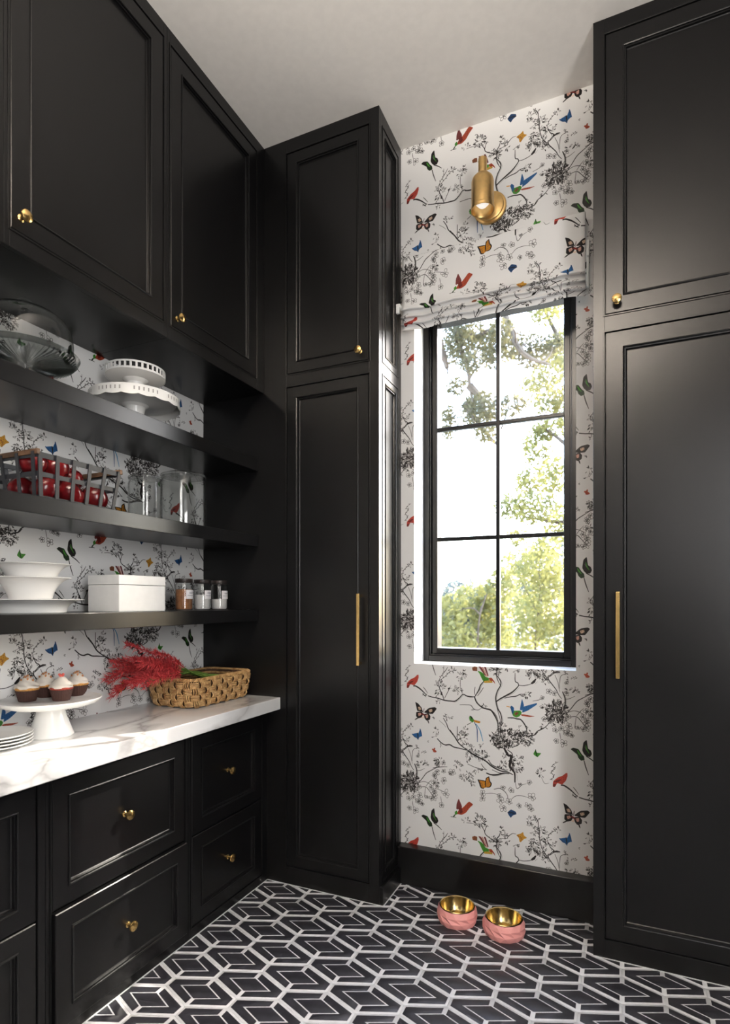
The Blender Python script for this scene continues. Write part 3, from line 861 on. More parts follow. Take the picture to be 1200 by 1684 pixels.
def frame(F, u0, u1, v0, v1, openings, parent, depth=.02, name='face_frame'):
    """stiles and rails round the openings (openings stacked in one column)"""
    mb = MB(); a = min(o[0] for o in openings); b = max(o[1] for o in openings)
    mb.fbox(F, u0, a, v0, v1, -depth, 0); mb.fbox(F, b, u1, v0, v1, -depth, 0)
    ops = sorted(openings, key=lambda o: o[2]); z = v0
    for o in ops:
        if o[2]-z > .0005: mb.fbox(F, a, b, z, o[2], -depth, 0)
        z = o[3]
    if v1-z > .0005: mb.fbox(F, a, b, z, v1, -depth, 0)
    for o in ops: bead(F, *o, mb)
    return mb.build(name, M['black'], parent, bevel=.0008, smooth=0)
KNOB = [(.0001, 0), (.011, 0), (.011, .003), (.0062, .006), (.0055, .017), (.010, .021), (.0168, .0235), (.0185, .0275), (.0170, .0320), (.010, .0355), (.0001, .0365)]
def knob(F, u, v, w, parent):
    o, x = Vector(F(u, v, w)), Vector(F(u, v, w+1))
    d = (x-o); Mx = d.to_track_quat('Z', 'Y').to_matrix()
    k = MB().lathe(KNOB, o, Mx, 28).build('knob', M['brass'], parent); k['label'] = 'round brass knob'; return k
def pull(F, u, v0, v1, w, parent):
    m = MB(); m.fbox(F, u-.0075, u+.0075, v0, v1, w+.028, w+.040)
    m.fbox(F, u-.0055, u+.0055, v0+.004, v0+.016, w, w+.028); m.fbox(F, u-.0055, u+.0055, v1-.016, v1-.004, w, w+.028)
    p = m.build('pull_handle', M['brass'], parent, bevel=.0015, smooth=0); p['label'] = 'long square brass bar pull'; return p
G = .003
# upper cabinets over the shelves
UB = 2.465
def upper(u0, u1, d0, d1, label, kn):
    t = thing('upper_cabinet', label, 'cabinet', (XW, (u0+u1)/2, UB), 'upper cabinets above the shelves'); F = FX(XU)
    MB().box(XW+.001, XU-.02, u0+.0004, u1-.0004, UB, H-.0005).build('carcass', M['black'], t, smooth=0)
    frame(F, u0+.0004, u1-.0004, UB, H-.0005, [(d0, d1, 2.521, 3.650)], t)
    d = door(F, d0+G, d1-G, 2.521+G, 3.650-G, .073, parent=t)
    if kn: knob(F, kn[0], kn[1], 0, d)
    return t
upper(.44, 1.1075, .458, 1.090, 'black upper cabinet at the left edge, nearest of the upper cabinets', None)
upper(1.1080, 1.7715, 1.1255, 1.753, 'wide black upper cabinet above the glass cake dome, its knob at lower left', (1.160, 2.568))
upper(1.7720, YT-.0005, 1.790, 2.388, 'black upper cabinet in the corner beside the tall pantry cabinet', (1.828, 2.564))
# base cabinets
def base(u0, u1, d0, d1, label, proud, kn=True):
    t = thing('base_cabinet', label, 'cabinet', (XW, (u0+u1)/2, Z0), 'base cabinets under the marble counter'); F = FX(XF)
    MB().box(XW+.001, XF-.02, u0+.0004, u1-.0004, Z0, .8725).build('carcass', M['black'], t, smooth=0)
    frame(F, u0+.0004, u1-.0004, Z0, .8725, [(d0, d1, .050, .847)], t)
    for (v0, v1), p in (((.431, .844), 0.0), ((.053, .425), proud)):
        d = door(F, d0+G, d1-G, v0, v1, .070, p, 'drawer', t)
        if p > 0:
            MB().fbox(F, d0+.02, d1-.02, v0+.03, v1-.05, -.3, p-T).build('drawer_box', M['black'], d, smooth=0)
        if kn: knob(F, (d0+d1)/2, (v0+v1)/2+.002, p-.012, d)
    return t
base(.50, 1.2280, .52, 1.200, 'black base cabinet at the left edge, its two drawers cut by the picture', 0.0)
base(1.2285, 1.8725, 1.248, 1.853, 'black two-drawer base cabinet in the middle, its lower drawer slightly open', .016)
base(1.8730, YT-.0005, 1.893, 2.405, 'black two-drawer base cabinet in the corner by the tall pantry cabinet', 0.0)
# counter
tag(MB().box(XW+.0005, XC, .45, YT-.0005, .873, .933).build('countertop', M['marble'], bevel=.003, smooth=0), 'white marble countertop with grey veins on the black base cabinets', 'countertop')
# shelves
for z0, z1, lb in ((2.075, 2.138, 'top black shelf, under the upper cabinets, with the cake stands'), (1.690, 1.748, 'middle black shelf with the apple basket and two glass jars'), (1.312, 1.372, 'lowest black shelf with the white bowls, white box and spice jars')):
    tag(MB().box(XW+.0005, XS, .45, YT-.0005, z0, z1).build('shelf', M['black'], bevel=.002, smooth=0), lb, 'shelf', 'black wall shelves')
# tall cabinets
def tall(x0, x1, ox0, ox1, uppz, lowz, label, kx, px, st):
    t = thing('tall_cabinet', label, 'cabinet', ((x0+x1)/2, YB, Z0)); F = FY(YT)
    MB().box(x0, x1-(.02 if x1 < 0 else 0), YT+.02, YB-.0005, Z0, H-.0005).build('carcass', M['black'], t, smooth=0)
    frame(F, x0, x1, Z0, H-.0005, [(ox0, ox1, *lowz), (ox0, ox1, *uppz)], t)
    du = door(F, ox0+G, ox1-G, uppz[0]+G, uppz[1]-G, st, 0, 'door', t); dl = door(F, ox0+G, ox1-G, lowz[0]+G, lowz[1]-G, st, 0, 'door', t)
    knob(F, kx, 2.585, 0, du); pull(F, px, 1.114, 1.449, 0, dl)
    return t
tw = tall(XW+.001, XT, -1.525, -1.075, (2.540, 3.640), (.095, 2.477), 'tall narrow black pantry cabinet left of the window with a brass bar pull', -1.1215, -1.1165, .064)
Fs = FX(XT)
frame(Fs, YT+.0205, YB-.0005, Z0, H-.0005, [(2.500, 2.700, .10, 2.477), (2.500, 2.700, 2.54, 3.640)], tw, name='side_frame')
for v0, v1 in ((.10, 2.477), (2.54, 3.64)): door(Fs, 2.500+.001, 2.700-.001, v0+.001, v1-.001, .040, 0, 'side_panel', tw)
MB().box(XT-.0005, XT+.020, YT+.0005, YB-.058, Z0, .088).build('plinth', M['black'], tw, bevel=.002)
tall(XR, .75, -.062, .700, (2.540, 3.647), (.080, 2.472), 'large black pantry cabinet right of the window with a brass bar pull', -.018, -.0145, .074)
# ------------------------------------------------------------------ dog bowls
FZ = Z0
def facet_bowl(loc, label, rot):
    t = thing('dog_bowl', label, 'bowl', loc, 'pet bowls on the floor'); t.rotation_euler = (0, 0, 0)
    n = 13; m = MB(); rings = []
    for r, z, o in ((.082, 0, 0), (.0885, .022, .5), (.0885, .044, 0), (.0795, .066, .5)):
        rings.append([((r+.0015*math.sin(j*2.3))*math.cos(2*PI*(j+o)/n+rot)+loc[0], (r+.0015*math.sin(j*2.3))*math.sin(2*PI*(j+o)/n+rot)+loc[1], z+loc[2]) for j in range(n)])
    vs = [p for r in rings for p in r]; fs = []
    for i in range(3):
        for j in range(n):
            k = (j+1) % n; a, b, c, d = i*n+j, i*n+k, (i+1)*n+j, (i+1)*n+k
            if rings[i][0] and (i % 2 == 0): fs += [(a, b, c), (b, d, c)]
            else: e = (i+1)*n+(j-1) % n; fs += [(a, b, c), (a, c, e)]
    fs.append(tuple(range(n))[::-1]); m.add(vs, fs); m.build('bowl_body', M['pink'], t, smooth=0)
    MB().lathe([(.0745, .066), (.0775, .0685), (.0765, .0695), (.072, .068), (.070, .060), (.066, .030), (.055, .014), (.02, .010), (0, .010)], loc, None, 48).build('bowl_insert', M['gold_in'], t)
    return t
facet_bowl((-.664, 2.482, FZ), 'coral faceted pet bowl with gold lining, the left one of two by the baseboard', .1)
facet_bowl((-.457, 2.468, FZ), 'coral faceted pet bowl with gold lining, the right one nearer the large cabinet', .35)

# ------------------------------------------------------------------ top shelf : cake dome and pierced stands
S1, S2, S3, CT = 2.138, 1.748, 1.372, .933
c = (-1.868, 1.322, S1)
t = thing('cake_dome_stand', 'pressed glass cake stand with ribbed plate under a glass dome on top shelf', 'cake stand', c)
m = MB(); m.lathe([(.062, 0), (.064, .004), (.040, .012), (.018, .03), (.016, .06), (.026, .085)], c, None, 32); m.build('pedestal', M['press_glass'], t)
m = MB(); rings = []
for r, z, a in ((.02, .085, 0), (.05, .088, .003), (.10, .093, .006), (.150, .100, .008), (.166, .110, .0), (.172, .122, 0), (.169, .122, 0), (.160, .110, 0), (.148, .106, 0), (.02, .098, 0)):
    rings.append([((r)*math.cos(2*PI*j/128)+c[0], (r)*math.sin(2*PI*j/128)+c[1], c[2]+z+(a if j % 2 else -a)) for j in range(128)])
m.loft(rings, cap0=True, cap1=True); m.build('ribbed_plate', M['ribbed_glass'], t, smooth=20)
m = MB(); rings = []
for r, z in ((.1545, .108), (.1555, .128), (.1535, .1285), (.1525, .108)):
    rings.append([(r*math.cos(2*PI*j/160)*(1.006 if j % 2 else 1)+c[0], r*math.sin(2*PI*j/160)*(1.006 if j % 2 else 1)+c[1], c[2]+z) for j in range(160)])
m.loft(rings); m.build('fluted_collar', M['ribbed_glass'], t, smooth=15)
m = MB(); m.lathe([(.151, .110), (.151, .17), (.147, .205), (.132, .235), (.105, .257), (.07, .268), (.035, .273), (.012, .275), (.010, .281), (.017, .286), (.024, .294), (.023, .303), (.012, .309), (.0001, .310)], c, None, 56)
m.build('glass_dome', M['press_glass'], t)

def skirt(mb, c, R0, z0, z1, n, hole):
    """pierced band : upper and lower rings joined by bars"""
    h = (z1-z0)
    for za, zb in ((z1-h*.20, z1), (z0, z0+h*.24)):
        mb.lathe([(R0, za), (R0+.003, za), (R0+.003, zb), (R0, zb), (R0, za)], c, None, 72)
    for j in range(n):
        a = 2*PI*j/n; w = PI/n*(1-hole)
        pts = [(r*math.cos(b)+c[0], r*math.sin(b)+c[1]) for r in (R0, R0+.003) for b in (a-w, a+w)]
        vs = [(x, y, c[2]+z) for z in (z0+h*.2, z1-h*.16) for x, y in pts]
        mb.add(vs, [(0, 1, 5, 4), (2, 3, 7, 6), (0, 2, 6, 4), (1, 3, 7, 5)])
c = (-1.862, 1.805, S1)
t = thing('pierced_cake_stand', 'wide white cake stand with scalloped slotted rim, lower of the stacked pair', 'cake stand', c)
m = MB(); m.lathe([(0, 0), (.060, 0), (.063, .006), (.050, .016), (.038, .030), (.036, .060), (.042, .085), (.060, .098)], c, None, 40); m.build('pedestal', M['porcelain'], t)
m = MB(); m.lathe([(0, .094), (.05, .094), (.160, .103), (.174, .120), (.178, .122), (.176, .127), (.166, .116), (.155, .110), (.02, .104), (0, .104)], c, None, 72); m.build('plate', M['porcelain'], t)
m = MB(); rings = []; N = 144
for r, z in ((.1755, .126), (.1785, .126), (.1785, .112)): rings.append([(r*math.cos(2*PI*j/N)+c[0], r*math.sin(2*PI*j/N)+c[1], c[2]+z) for j in range(N)])
for r in (.182, .179): rings.append([(r*math.cos(2*PI*j/N)+c[0], r*math.sin(2*PI*j/N)+c[1], c[2]+.088-.0055*abs(math.sin(18*2*PI*j/N/2))) for j in range(N)])
rings.append([(.1755*math.cos(2*PI*j/N)+c[0], .1755*math.sin(2*PI*j/N)+c[1], c[2]+.112) for j in range(N)])
rings.append(rings[0]); m.loft(rings)
m.build('scalloped_rim', M['porcelain'], t, weld=True)
m = MB()
for j in range(64):
    a = 2*PI*j/64
    if j % 8 in (6, 7): continue
    for q in (0,):
        u = Vector((math.cos(a), math.sin(a), 0)); v = Vector((-u.y, u.x, 0)); o = Vector(c)+u*.1815+Vector((0, 0, .108))
        m.add([o-v*.0026-Vector((0, 0, .007)), o+v*.0026-Vector((0, 0, .007)), o+v*.0026+Vector((0, 0, .007)), o-v*.0026+Vector((0, 0, .007))], [(0, 1, 2, 3)])
tag(m.build('slots', mat('slot_grey', (.30, .29, .28), .6), t, recalc=False, smooth=0), kind='stuff')
c = (-1.862, 1.808, S1+.104)
t = thing('pierced_cake_stand', 'small white cake stand with square pierced rim, on top of the wide one', 'cake stand', c)
m = MB(); m.lathe([(0, 0), (.052, 0), (.054, .006), (.040, .014), (.029, .028), (.027, .055), (.034, .085), (.055, .100)], c, None, 40); m.build('pedestal', M['porcelain'], t)
m = MB(); m.lathe([(0, .097), (.05, .097), (.108, .102), (.1165, .106), (.1165, .111), (.108, .108), (.02, .106), (0, .106)], c, None, 64); m.build('plate', M['porcelain'], t)
m = MB(); skirt(m, c, .1160, .104, .138, 34, .62); m.build('pierced_rim', M['porcelain'], t)

# ------------------------------------------------------------------ middle shelf : apple basket and jars
bx0, bx1, by0, by1 = -1.985, -1.722, 1.258, 1.602
t = thing('apple_basket', 'dark metal strap basket with wooden end rails full of red apples', 'basket', ((bx0+bx1)/2, (by0+by1)/2, S2))
ZT, ZM, ZB = S2+.150, S2+.088, S2+.002
tp = .018
def lev(z): k = (1-(z-S2)/.15)*tp; return bx0+k, bx1-k, by0+k, by1-k
def band(z0, z1, name, thick=.0028):
    m = MB(); a, b = lev(z0), lev(z1); rings = []
    for (q, z, o) in ((a, z0, 0), (b, z1, 0), (b, z1, thick), (a, z0, thick)):
        rings.append([(q[0]+o, q[2]+o, z), (q[1]-o, q[2]+o, z), (q[1]-o, q[3]-o, z), (q[0]+o, q[3]-o, z)])
    rings.append(rings[0]); m.loft(rings); return m.build(name, M['strap'], t, smooth=0, weld=True)
band(ZT-.018, ZT, 'top_band'); band(ZM-.015, ZM, 'middle_band'); band(ZB, ZB+.010, 'bottom_band')
def strap(p0, p1, along, name='strap'):
    w = .0068; u = Vector(along)*w; nrm = (Vector(p1)-Vector(p0)).cross(u).normalized()*.0022
    vs = []
    for p in (p0, p1):
        p = Vector(p); vs += [p-u-nrm, p+u-nrm, p+u+nrm, p-u+nrm]
    MB().add(vs, [(0, 1, 2, 3), (4, 5, 6, 7), (0, 1, 5, 4), (1, 2, 6, 5), (2, 3, 7, 6), (3, 0, 4, 7)]).build(name, M['strap'], t, smooth=0)
lo, hi = lev(ZB), lev(ZT)
for k in range(6):
    f = .03+.94*k/5
    for sd in (0, 1):
        strap((lo[sd]+(-.003 if sd == 0 else .003), lo[2]+(lo[3]-lo[2])*f, ZB), (hi[sd]+(-.003 if sd == 0 else .003), hi[2]+(hi[3]-hi[2])*f, ZT), (0, 1, 0))
for k in range(4):
    f = .05+.90*k/3
    for sd in (2, 3):
        e = -.003 if sd == 2 else .003
        strap((lo[0]+(lo[1]-lo[0])*f, lo[sd]+e, ZB), (hi[0]+(hi[1]-hi[0])*f, hi[sd]+e, ZT), (1, 0, 0))
for k in range(3): strap((lo[0]+(lo[1]-lo[0])*(k+1)/4, lo[2], ZB+.002), (lo[0]+(lo[1]-lo[0])*(k+1)/4, lo[3], ZB+.002), (1, 0, 0), 'bottom_strap')
for y in (by0-.002, by1-.010): MB().box(bx0-.003, bx1+.006, y, y+.012, ZT-.010, ZT+.008).build('wooden_rail', M['wood'], t, bevel=.002, smooth=0)
def apple_mesh():
    m = MB(); prof = []
    for i in range(19):
        a = -PI/2+PI*i/18; r = math.cos(a)*(1+.06*math.sin(a)); z = math.sin(a)*.90
        z -= .26*math.exp(-(r/.30)**2) if a > 0 else -.14*math.exp(-(r/.22)**2)
        prof.append((r, z))
    m.lathe(prof, (0, 0, 0), None, 28); return m
def apple(loc, r, label, rx, ry):
    t = thing('apple', label, 'apple', loc, 'apples in the metal basket')
    m = apple_mesh(); m.v = [tuple(Vector(v)*r+Vector(loc)) for v in m.v]; s = m.build('skin', M['apple'], t)
    m = MB(); m.tube([Vector(loc)+Vector((0, 0, r*.60)), Vector(loc)+Vector((r*.08, 0, r*.85)), Vector(loc)+Vector((r*.22, r*.05, r*1.08))], [.0016, .0014, .002], 6); m.build('stem', M['stem'], t)
    t.rotation_euler = (rx, ry, R()*6)
    return t
ar = .0485; zb = S2+.0035+ar*.93
for (x, y, z, lb, a, b) in ((-1.795, 1.545, zb, 'red apple at the far end of the basket, front row', .5, .9), (-1.798, 1.445, zb, 'red apple in front row of the basket, second from the far end', .2, 1.0), (-1.797, 1.345, zb, 'red apple in front row of the basket, third from the far end', -.3, .8),
                            (-1.815, 1.291+.02, zb+.082, 'red apple lying on top at the near wooden rail', .4, .5), (-1.905, 1.540, zb, 'red apple in back row at the far end of the basket', .3, .3), (-1.905, 1.440, zb, 'red apple in the middle of the back row of the basket', .6, -.4),
                            (-1.905, 1.335, zb, 'red apple in back row at the near end of the basket', .1, -.8), (-1.830, 1.412, zb+.083, 'red apple on top with a bright highlight, above the front row', -.5, .8), (-1.868, 1.497, zb+.068, 'red apple sunk between the rows, on top at the far end', .2, .4)):
    apple((x, y, z), ar*(1 if z < zb+.01 else .98), lb, a, b)
def jar(c, r, h, label, lid):
    t = thing('glass_jar', label, 'jar', c); k = .0035
    m = MB(); m.lathe([(0, 0), (r*.92, 0), (r, .010), (r, h*.80), (r*.96, h*.86), (r*.93, h*.88), (r*.97, h*.895), (r*.97, h*.92), (r*.90, h*.92), (r*.90, h*.88), (r-k, h*.80), (r-k, .014), (0, .012)], c, None, 48); m.build('jar_body', M['jar_glass'], t)
    m = MB(); m.lathe([(0, h*.922), (r*.99, h*.922), (r*1.0, h*.935), (r*.98, h*.96), (r*.80, h*.985), (r*.3, h), (0, h)], c, None, 48); m.build('lid', M['jar_glass'], t)
jar((-1.868, 1.868, S2), .070, .205, 'small clear glass jar with lid on the middle shelf', 0)
jar((-1.868, 2.103, S2), .103, .262, 'large clear glass jar with lid in the corner of the middle shelf', 0)

# ------------------------------------------------------------------ lowest shelf : bowls, box, spice jars
def platter(c, r0, r1, h, label):
    q = [i*PI/2/12 for i in range(13)]
    t = [(0, 0), (r0, 0)]+[(r0+.002+(r1-r0-.002)*(1-math.cos(x)), .002+(h-.004)*math.sin(x)) for x in q]+[(r1+.001, h), (r1-.004, h+.0015)]
    t += [(r0-.004+(r1-r0-.004)*(1-math.cos(x))**.9, .010+(h-.011)*math.sin(x)) for x in q[::-1][1:]]+[(r0*.9, .008), (0, .008)]
    tag(MB().lathe(t, c, None, 80).build('serving_bowl', M['porcelain']), label, 'bowl', 'stacked white serving bowls').location = (0, 0, 0)
platter((-1.866, 1.338, S3), .112, .172, .046, 'wide white serving platter, bottom one of the stacked three')
platter((-1.866, 1.342, S3+.0085), .060, .128, .113, 'deep white serving bowl, middle one of the stacked three')
platter((-1.866, 1.346, S3+.020), .055, .124, .149, 'white flared serving bowl, top one of the stacked three')
b = thing('white_box', 'white lacquered lidded box on the lowest shelf beside the bowls', 'box', (-1.83, 1.72, S3))
XB0, XB1, YB0, YB1 = -1.922, -1.755, 1.622, 1.868
MB().box(XB0+.001, XB1-.001, YB0+.001, YB1-.001, S3, S3+.104).build('box_body', M['lacquer'], b, bevel=.002, smooth=0)
MB().box(XB0, XB1, YB0, YB1, S3+.1055, S3+.143).build('lid', M['lacquer'], b, bevel=.002, smooth=0)
def spice(c, fill, mt, label):
    r, h = .0395, .142
    t = thing('spice_jar', label, 'jar', c, 'labelled spice jars')
    MB().lathe([(0, 0), (r*.85, 0), (r, .008), (r, h*.80), (r*.86, h*.85), (r*.86, h*.87), (r*.80, h*.87), (r*.80, h*.85), (r-.002, h*.79), (r-.002, .009), (0, .004)], c, None, 40).build('jar_body', M['jar_glass'], t)
    MB().lathe([(0, .0045), (r*.82, .0045), (r-.0028, .011), (r-.0028, fill*h), (0, fill*h+.002)], c, None, 32).build('contents', mt, t)
    MB().lathe([(0, h*.872), (r*.95, h*.872), (r*.97, h*.88), (r*.97, h*.985), (r*.93, h), (0, h)], c, None, 32).build('lid', M['lid'], t)
    def wrap(z0, z1, a0, a1, rr): 
        return [[((rr)*math.cos(a0+(a1-a0)*j/10)+c[0], (rr)*math.sin(a0+(a1-a0)*j/10)+c[1], c[2]+z) for j in range(11)] for z in (z0, z1)]
    m = MB(); m.loft(wrap(.052, .092, -.62, .55, r+.0006), closed=False); l = m.build('label', M['label'], t, recalc=False)
    m = MB()
    for z0, a0, a1 in ((.080, -.25, .42), (.0755, -.25, .30), (.066, -.45, .35)): m.loft(wrap(z0, z0+.0022, a0, a1, r+.0011), closed=False)
    m.build('print', M['ink'], l, recalc=False)
sy = lambda px, X: (lambda a: X*(math.cos(.4203)+a*math.sin(.4203))/(-math.sin(.4203)+a*math.cos(.4203)))((px-600)/944.78)
spice((-1.800, sy(302.5, -1.80), S3), .66, M['cocoa'], 'glass spice jar of orange-brown powder, leftmost of the three')
spice((-1.800, sy(332.5, -1.80), S3), .50, M['salt'], 'glass spice jar half full of white powder, middle of the three')
spice((-1.800, sy(360.5, -1.80), S3), .36, M['salt'], 'glass spice jar with least white powder, rightmost, nearest the tall cabinet')

# ------------------------------------------------------------------ counter : cake stand, cupcakes, plates, basket, flowers
c = (-1.862, 1.416, CT)
t = thing('white_cake_stand', 'white ceramic cake stand with four cupcakes on the marble counter', 'cake stand', c)
m = MB(); m.lathe([(0, 0), (.073, 0), (.0755, .004), (.072, .012), (.060, .045), (.050, .072), (.0445, .094), (.049, .108)], c, None, 48); m.build('pedestal', M['porcelain'], t)
m = MB(); m.lathe([(0, .104), (.06, .104), (.130, .108), (.153, .115), (.163, .124), (.167, .131), (.165, .133), (.159, .127), (.149, .121), (.12, .1185), (0, .118)], c, None, 80); m.build('plate', M['porcelain'], t)
CZ = CT+.1190
def cupcake(loc, label, cakem, top):
    t = thing('cupcake', label, 'cupcake', loc, 'cupcakes on the white stand'); x, y, z = loc
    KS = .86
    class SB(MB):
        def build(q, *p, **k):
            q.v = [(x+(v[0]-x)*KS, y+(v[1]-y)*KS, z+(v[2]-z)*KS) for v in q.v]; return MB.build(q, *p, **k)
    N = 76; rings = []
    for r, h in ((.0001, 0), (.031, 0), (.0325, .003), (.0445, .047), (.0437, .047), (.031, .006), (.0001, .006)):
        rings.append([((r+(.0012 if (j % 2 and r > .03) else 0))*math.cos(2*PI*j/N)+x, (r+(.0012 if (j % 2 and r > .03) else 0))*math.sin(2*PI*j/N)+y, z+h) for j in range(N)])
    m = SB(); m.loft(rings); m.build('liner', M['liner'], t, smooth=15)
    SB().lathe([(0, .007), (.030, .007), (.0425, .046), (.0465, .051), (.0460, .056), (.035, .062), (0, .062)], loc, None, 40).build('cake', cakem, t)
    rings = []; K = 26; n = 48
    for i in range(K+1):
        q = i/K; r = .0445*(1-q)**.62*(1+.05*math.sin(q*7))+.002
        hz = .056+.046*q
        rings.append([((r+.0035*(1-q)*math.sin(5*(2*PI*j/n)+q*11))*math.cos(2*PI*j/n)+x, (r+.0035*(1-q)*math.sin(5*(2*PI*j/n)+q*11))*math.sin(2*PI*j/n)+y, z+hz+.0025*math.sin(2*PI*j/n+q*16)*(1-q)) for j in range(n)])
    m = SB(); m.loft(rings, cap0=True, cap1=True); m.build('frosting', M['icing'], t, smooth=60)
    m = SB()
    if top == 'candy':
        for k in range(5):
            a = k*1.3; m.lathe([(0, -.006), (.005, -.003), (.006, .001), (.004, .005), (0, .006)], (x+.007*math.cos(a), y+.007*math.sin(a), z+.104+.004*(k % 2)), None, 9)
        m.build('topping', M['candy'], t)
    else:
        for k in range(9):
            a = k*2.4; rr = .003+.0022*k; o = Vector((x+rr*math.cos(a)*1.2, y+rr*math.sin(a)*1.2, z+.106-.0024*k))
            d = Vector((math.cos(a*1.7), math.sin(a*1.3), .6)).normalized(); m.tube([o-d*.007, o, o+d*.007], [.002, .0045, .002], 6)
        m.build('topping', M['caramel'] if top == 'caramel' else M['candy'], t)
cupcake((-1.985, 1.487, CZ), 'cupcake with white frosting and caramel bits, at the back of the stand', M['cake'], 'caramel')
cupcake((-1.907, 1.562, CZ), 'cupcake with tall caramel crown, rightmost on the stand', M['cake'], 'caramel')
cupcake((-1.96, 1.397, CZ), 'cupcake with swirled cream and no red crumbs, leftmost on the stand', M['cake'], 'caramel')
cupcake((-1.865, 1.461, CZ), 'red velvet cupcake with a pink candy on its white cap', M['red_cake'], 'candy')
for k in range(4):
    z = CT+k*.0105; c = (-1.880, 1.225, z); r = .112
    tag(MB().lathe([(0, 0), (r*.6, 0), (r*.64, .002), (r*.95, .011), (r, .014), (r*.985, .0155), (r*.68, .0065), (r*.6, .0045), (0, .004)], c, None, 72).build('white_plate', M['porcelain']),
        ['white saucer at the bottom of the stack at the counter edge', 'second white saucer from the counter in the stack', 'third white saucer from the counter in the stack', 'topmost white saucer of the stack beside the cake stand'][k], 'plate', 'stacked white saucers')

# woven basket
bc = Vector((-1.855, 2.215, CT)); BA, BB, BH = .137, .222, .132
t = thing('woven_basket', 'rectangular woven rattan basket on the marble counter holding red flowers', 'basket', tuple(bc))
per = []
def per_pt(s, k=1.0, off=0.0):
    """point on the rounded-rectangle outline; s in [0,1)"""
    a, b, r = (BA+off)*k, (BB+off)*k, .04
    L = [2*(b-r), PI*r/2, 2*(a-r), PI*r/2]*2; tot = sum(L); d = (s % 1)*tot
    st = [((a), -(b-r), 0, 1), None, ((a-r), b, -1, 0), None, (-a, (b-r), 0, -1), None, (-(a-r), -b, 1, 0), None]
    ctr = [None, (a-r, b-r, 0), None, (-(a-r), b-r, PI/2), None, (-(a-r), -(b-r), PI), None, (a-r, -(b-r), 1.5*PI)]
    for i in range(8):
        if d <= L[i]:
            if st[i]: x, y, dx, dy = st[i]; p = Vector((x+dx*d, y+dy*d, 0)); n = Vector((dy, -dx, 0)); return p, n
            cx, cy, a0 = ctr[i]; q = a0+d/r; n = Vector((math.cos(q), math.sin(q), 0)); return Vector((cx, cy, 0))+n*r, n
        d -= L[i]
    return per_pt(0, k, off)
def bpt(s, h, off):
    k = .86+.14*min(1, (h/BH)**.5*1.02) if h < BH else 1.0
    p, n = per_pt(s, k); return bc+p+n*off+Vector((0, 0, h))
NS = 96
m = MB(); rings = []
for h, off in ((.004, -.004), (.02, -.004), (.06, -.004), (.10, -.004), (BH-.004, -.004), (BH-.004, -.010), (.06, -.010), (.012, -.010)):
    rings.append([tuple(bpt(i/NS, h, off)) for i in range(NS)])
m.loft(rings, cap0=True, cap1=True); m.build('basket_shell', M['rattan_dark'], t)
NCOL, NROW = 34, 4; rh = (BH-.020)/NROW
m = MB()
for i in range(NCOL):
    for j in range(NROW):
        s0, s1 = (i-.10)/NCOL, (i+1.10)/NCOL; z0 = .006+j*rh
        if (i+j) % 2 == 0:
            for k in range(4):
                h = z0+rh*(k+.5)/4+R()*.001; pts = [bpt(s0+(s1-s0)*q, h, -.004+.0125*math.sin(PI*q)) for q in (0, .25, .5, .75, 1)]
                m.tube(pts, rh*.118, 5, caps=False)
        else:
            for k in range(3):
                s = (i+.5+(k-1)*.24)/NCOL; pts = [bpt(s+R()*.0006, z0-rh*.18+rh*1.36*q, -.004+.0120*math.sin(PI*q)) for q in (0, .25, .5, .75, 1)]
                m.tube(pts, rh*.125, 5, caps=False)
        # the same weave seen on the inside
        if j >= 2:
            for k in range(2):
                h = z0+rh*(k+.5)/2; pts = [bpt(s0+(s1-s0)*q, h, -.010-.006*math.sin(PI*q)) for q in (0, .5, 1)]
                m.tube(pts, rh*.2, 5, caps=False)
tag(m.build('weave', M['rattan'], t, recalc=False, smooth=60), kind='stuff')
m = MB(); pts = [bpt(i/NS, BH-.004, -.003+.002*math.sin(i*2.2)) for i in range(NS+1)]; m.tube(pts, .0062, 8, caps=False)
for i in range(150):
    s = i/150; pts = [bpt(s, BH-.013, .004), bpt(s+.002, BH-.002, .005), bpt(s+.004, BH+.004, -.003), bpt(s+.006, BH-.004, -.012)]; m.tube(pts, .0018, 4, caps=False)
m.build('rim', M['rattan'], t, recalc=False)

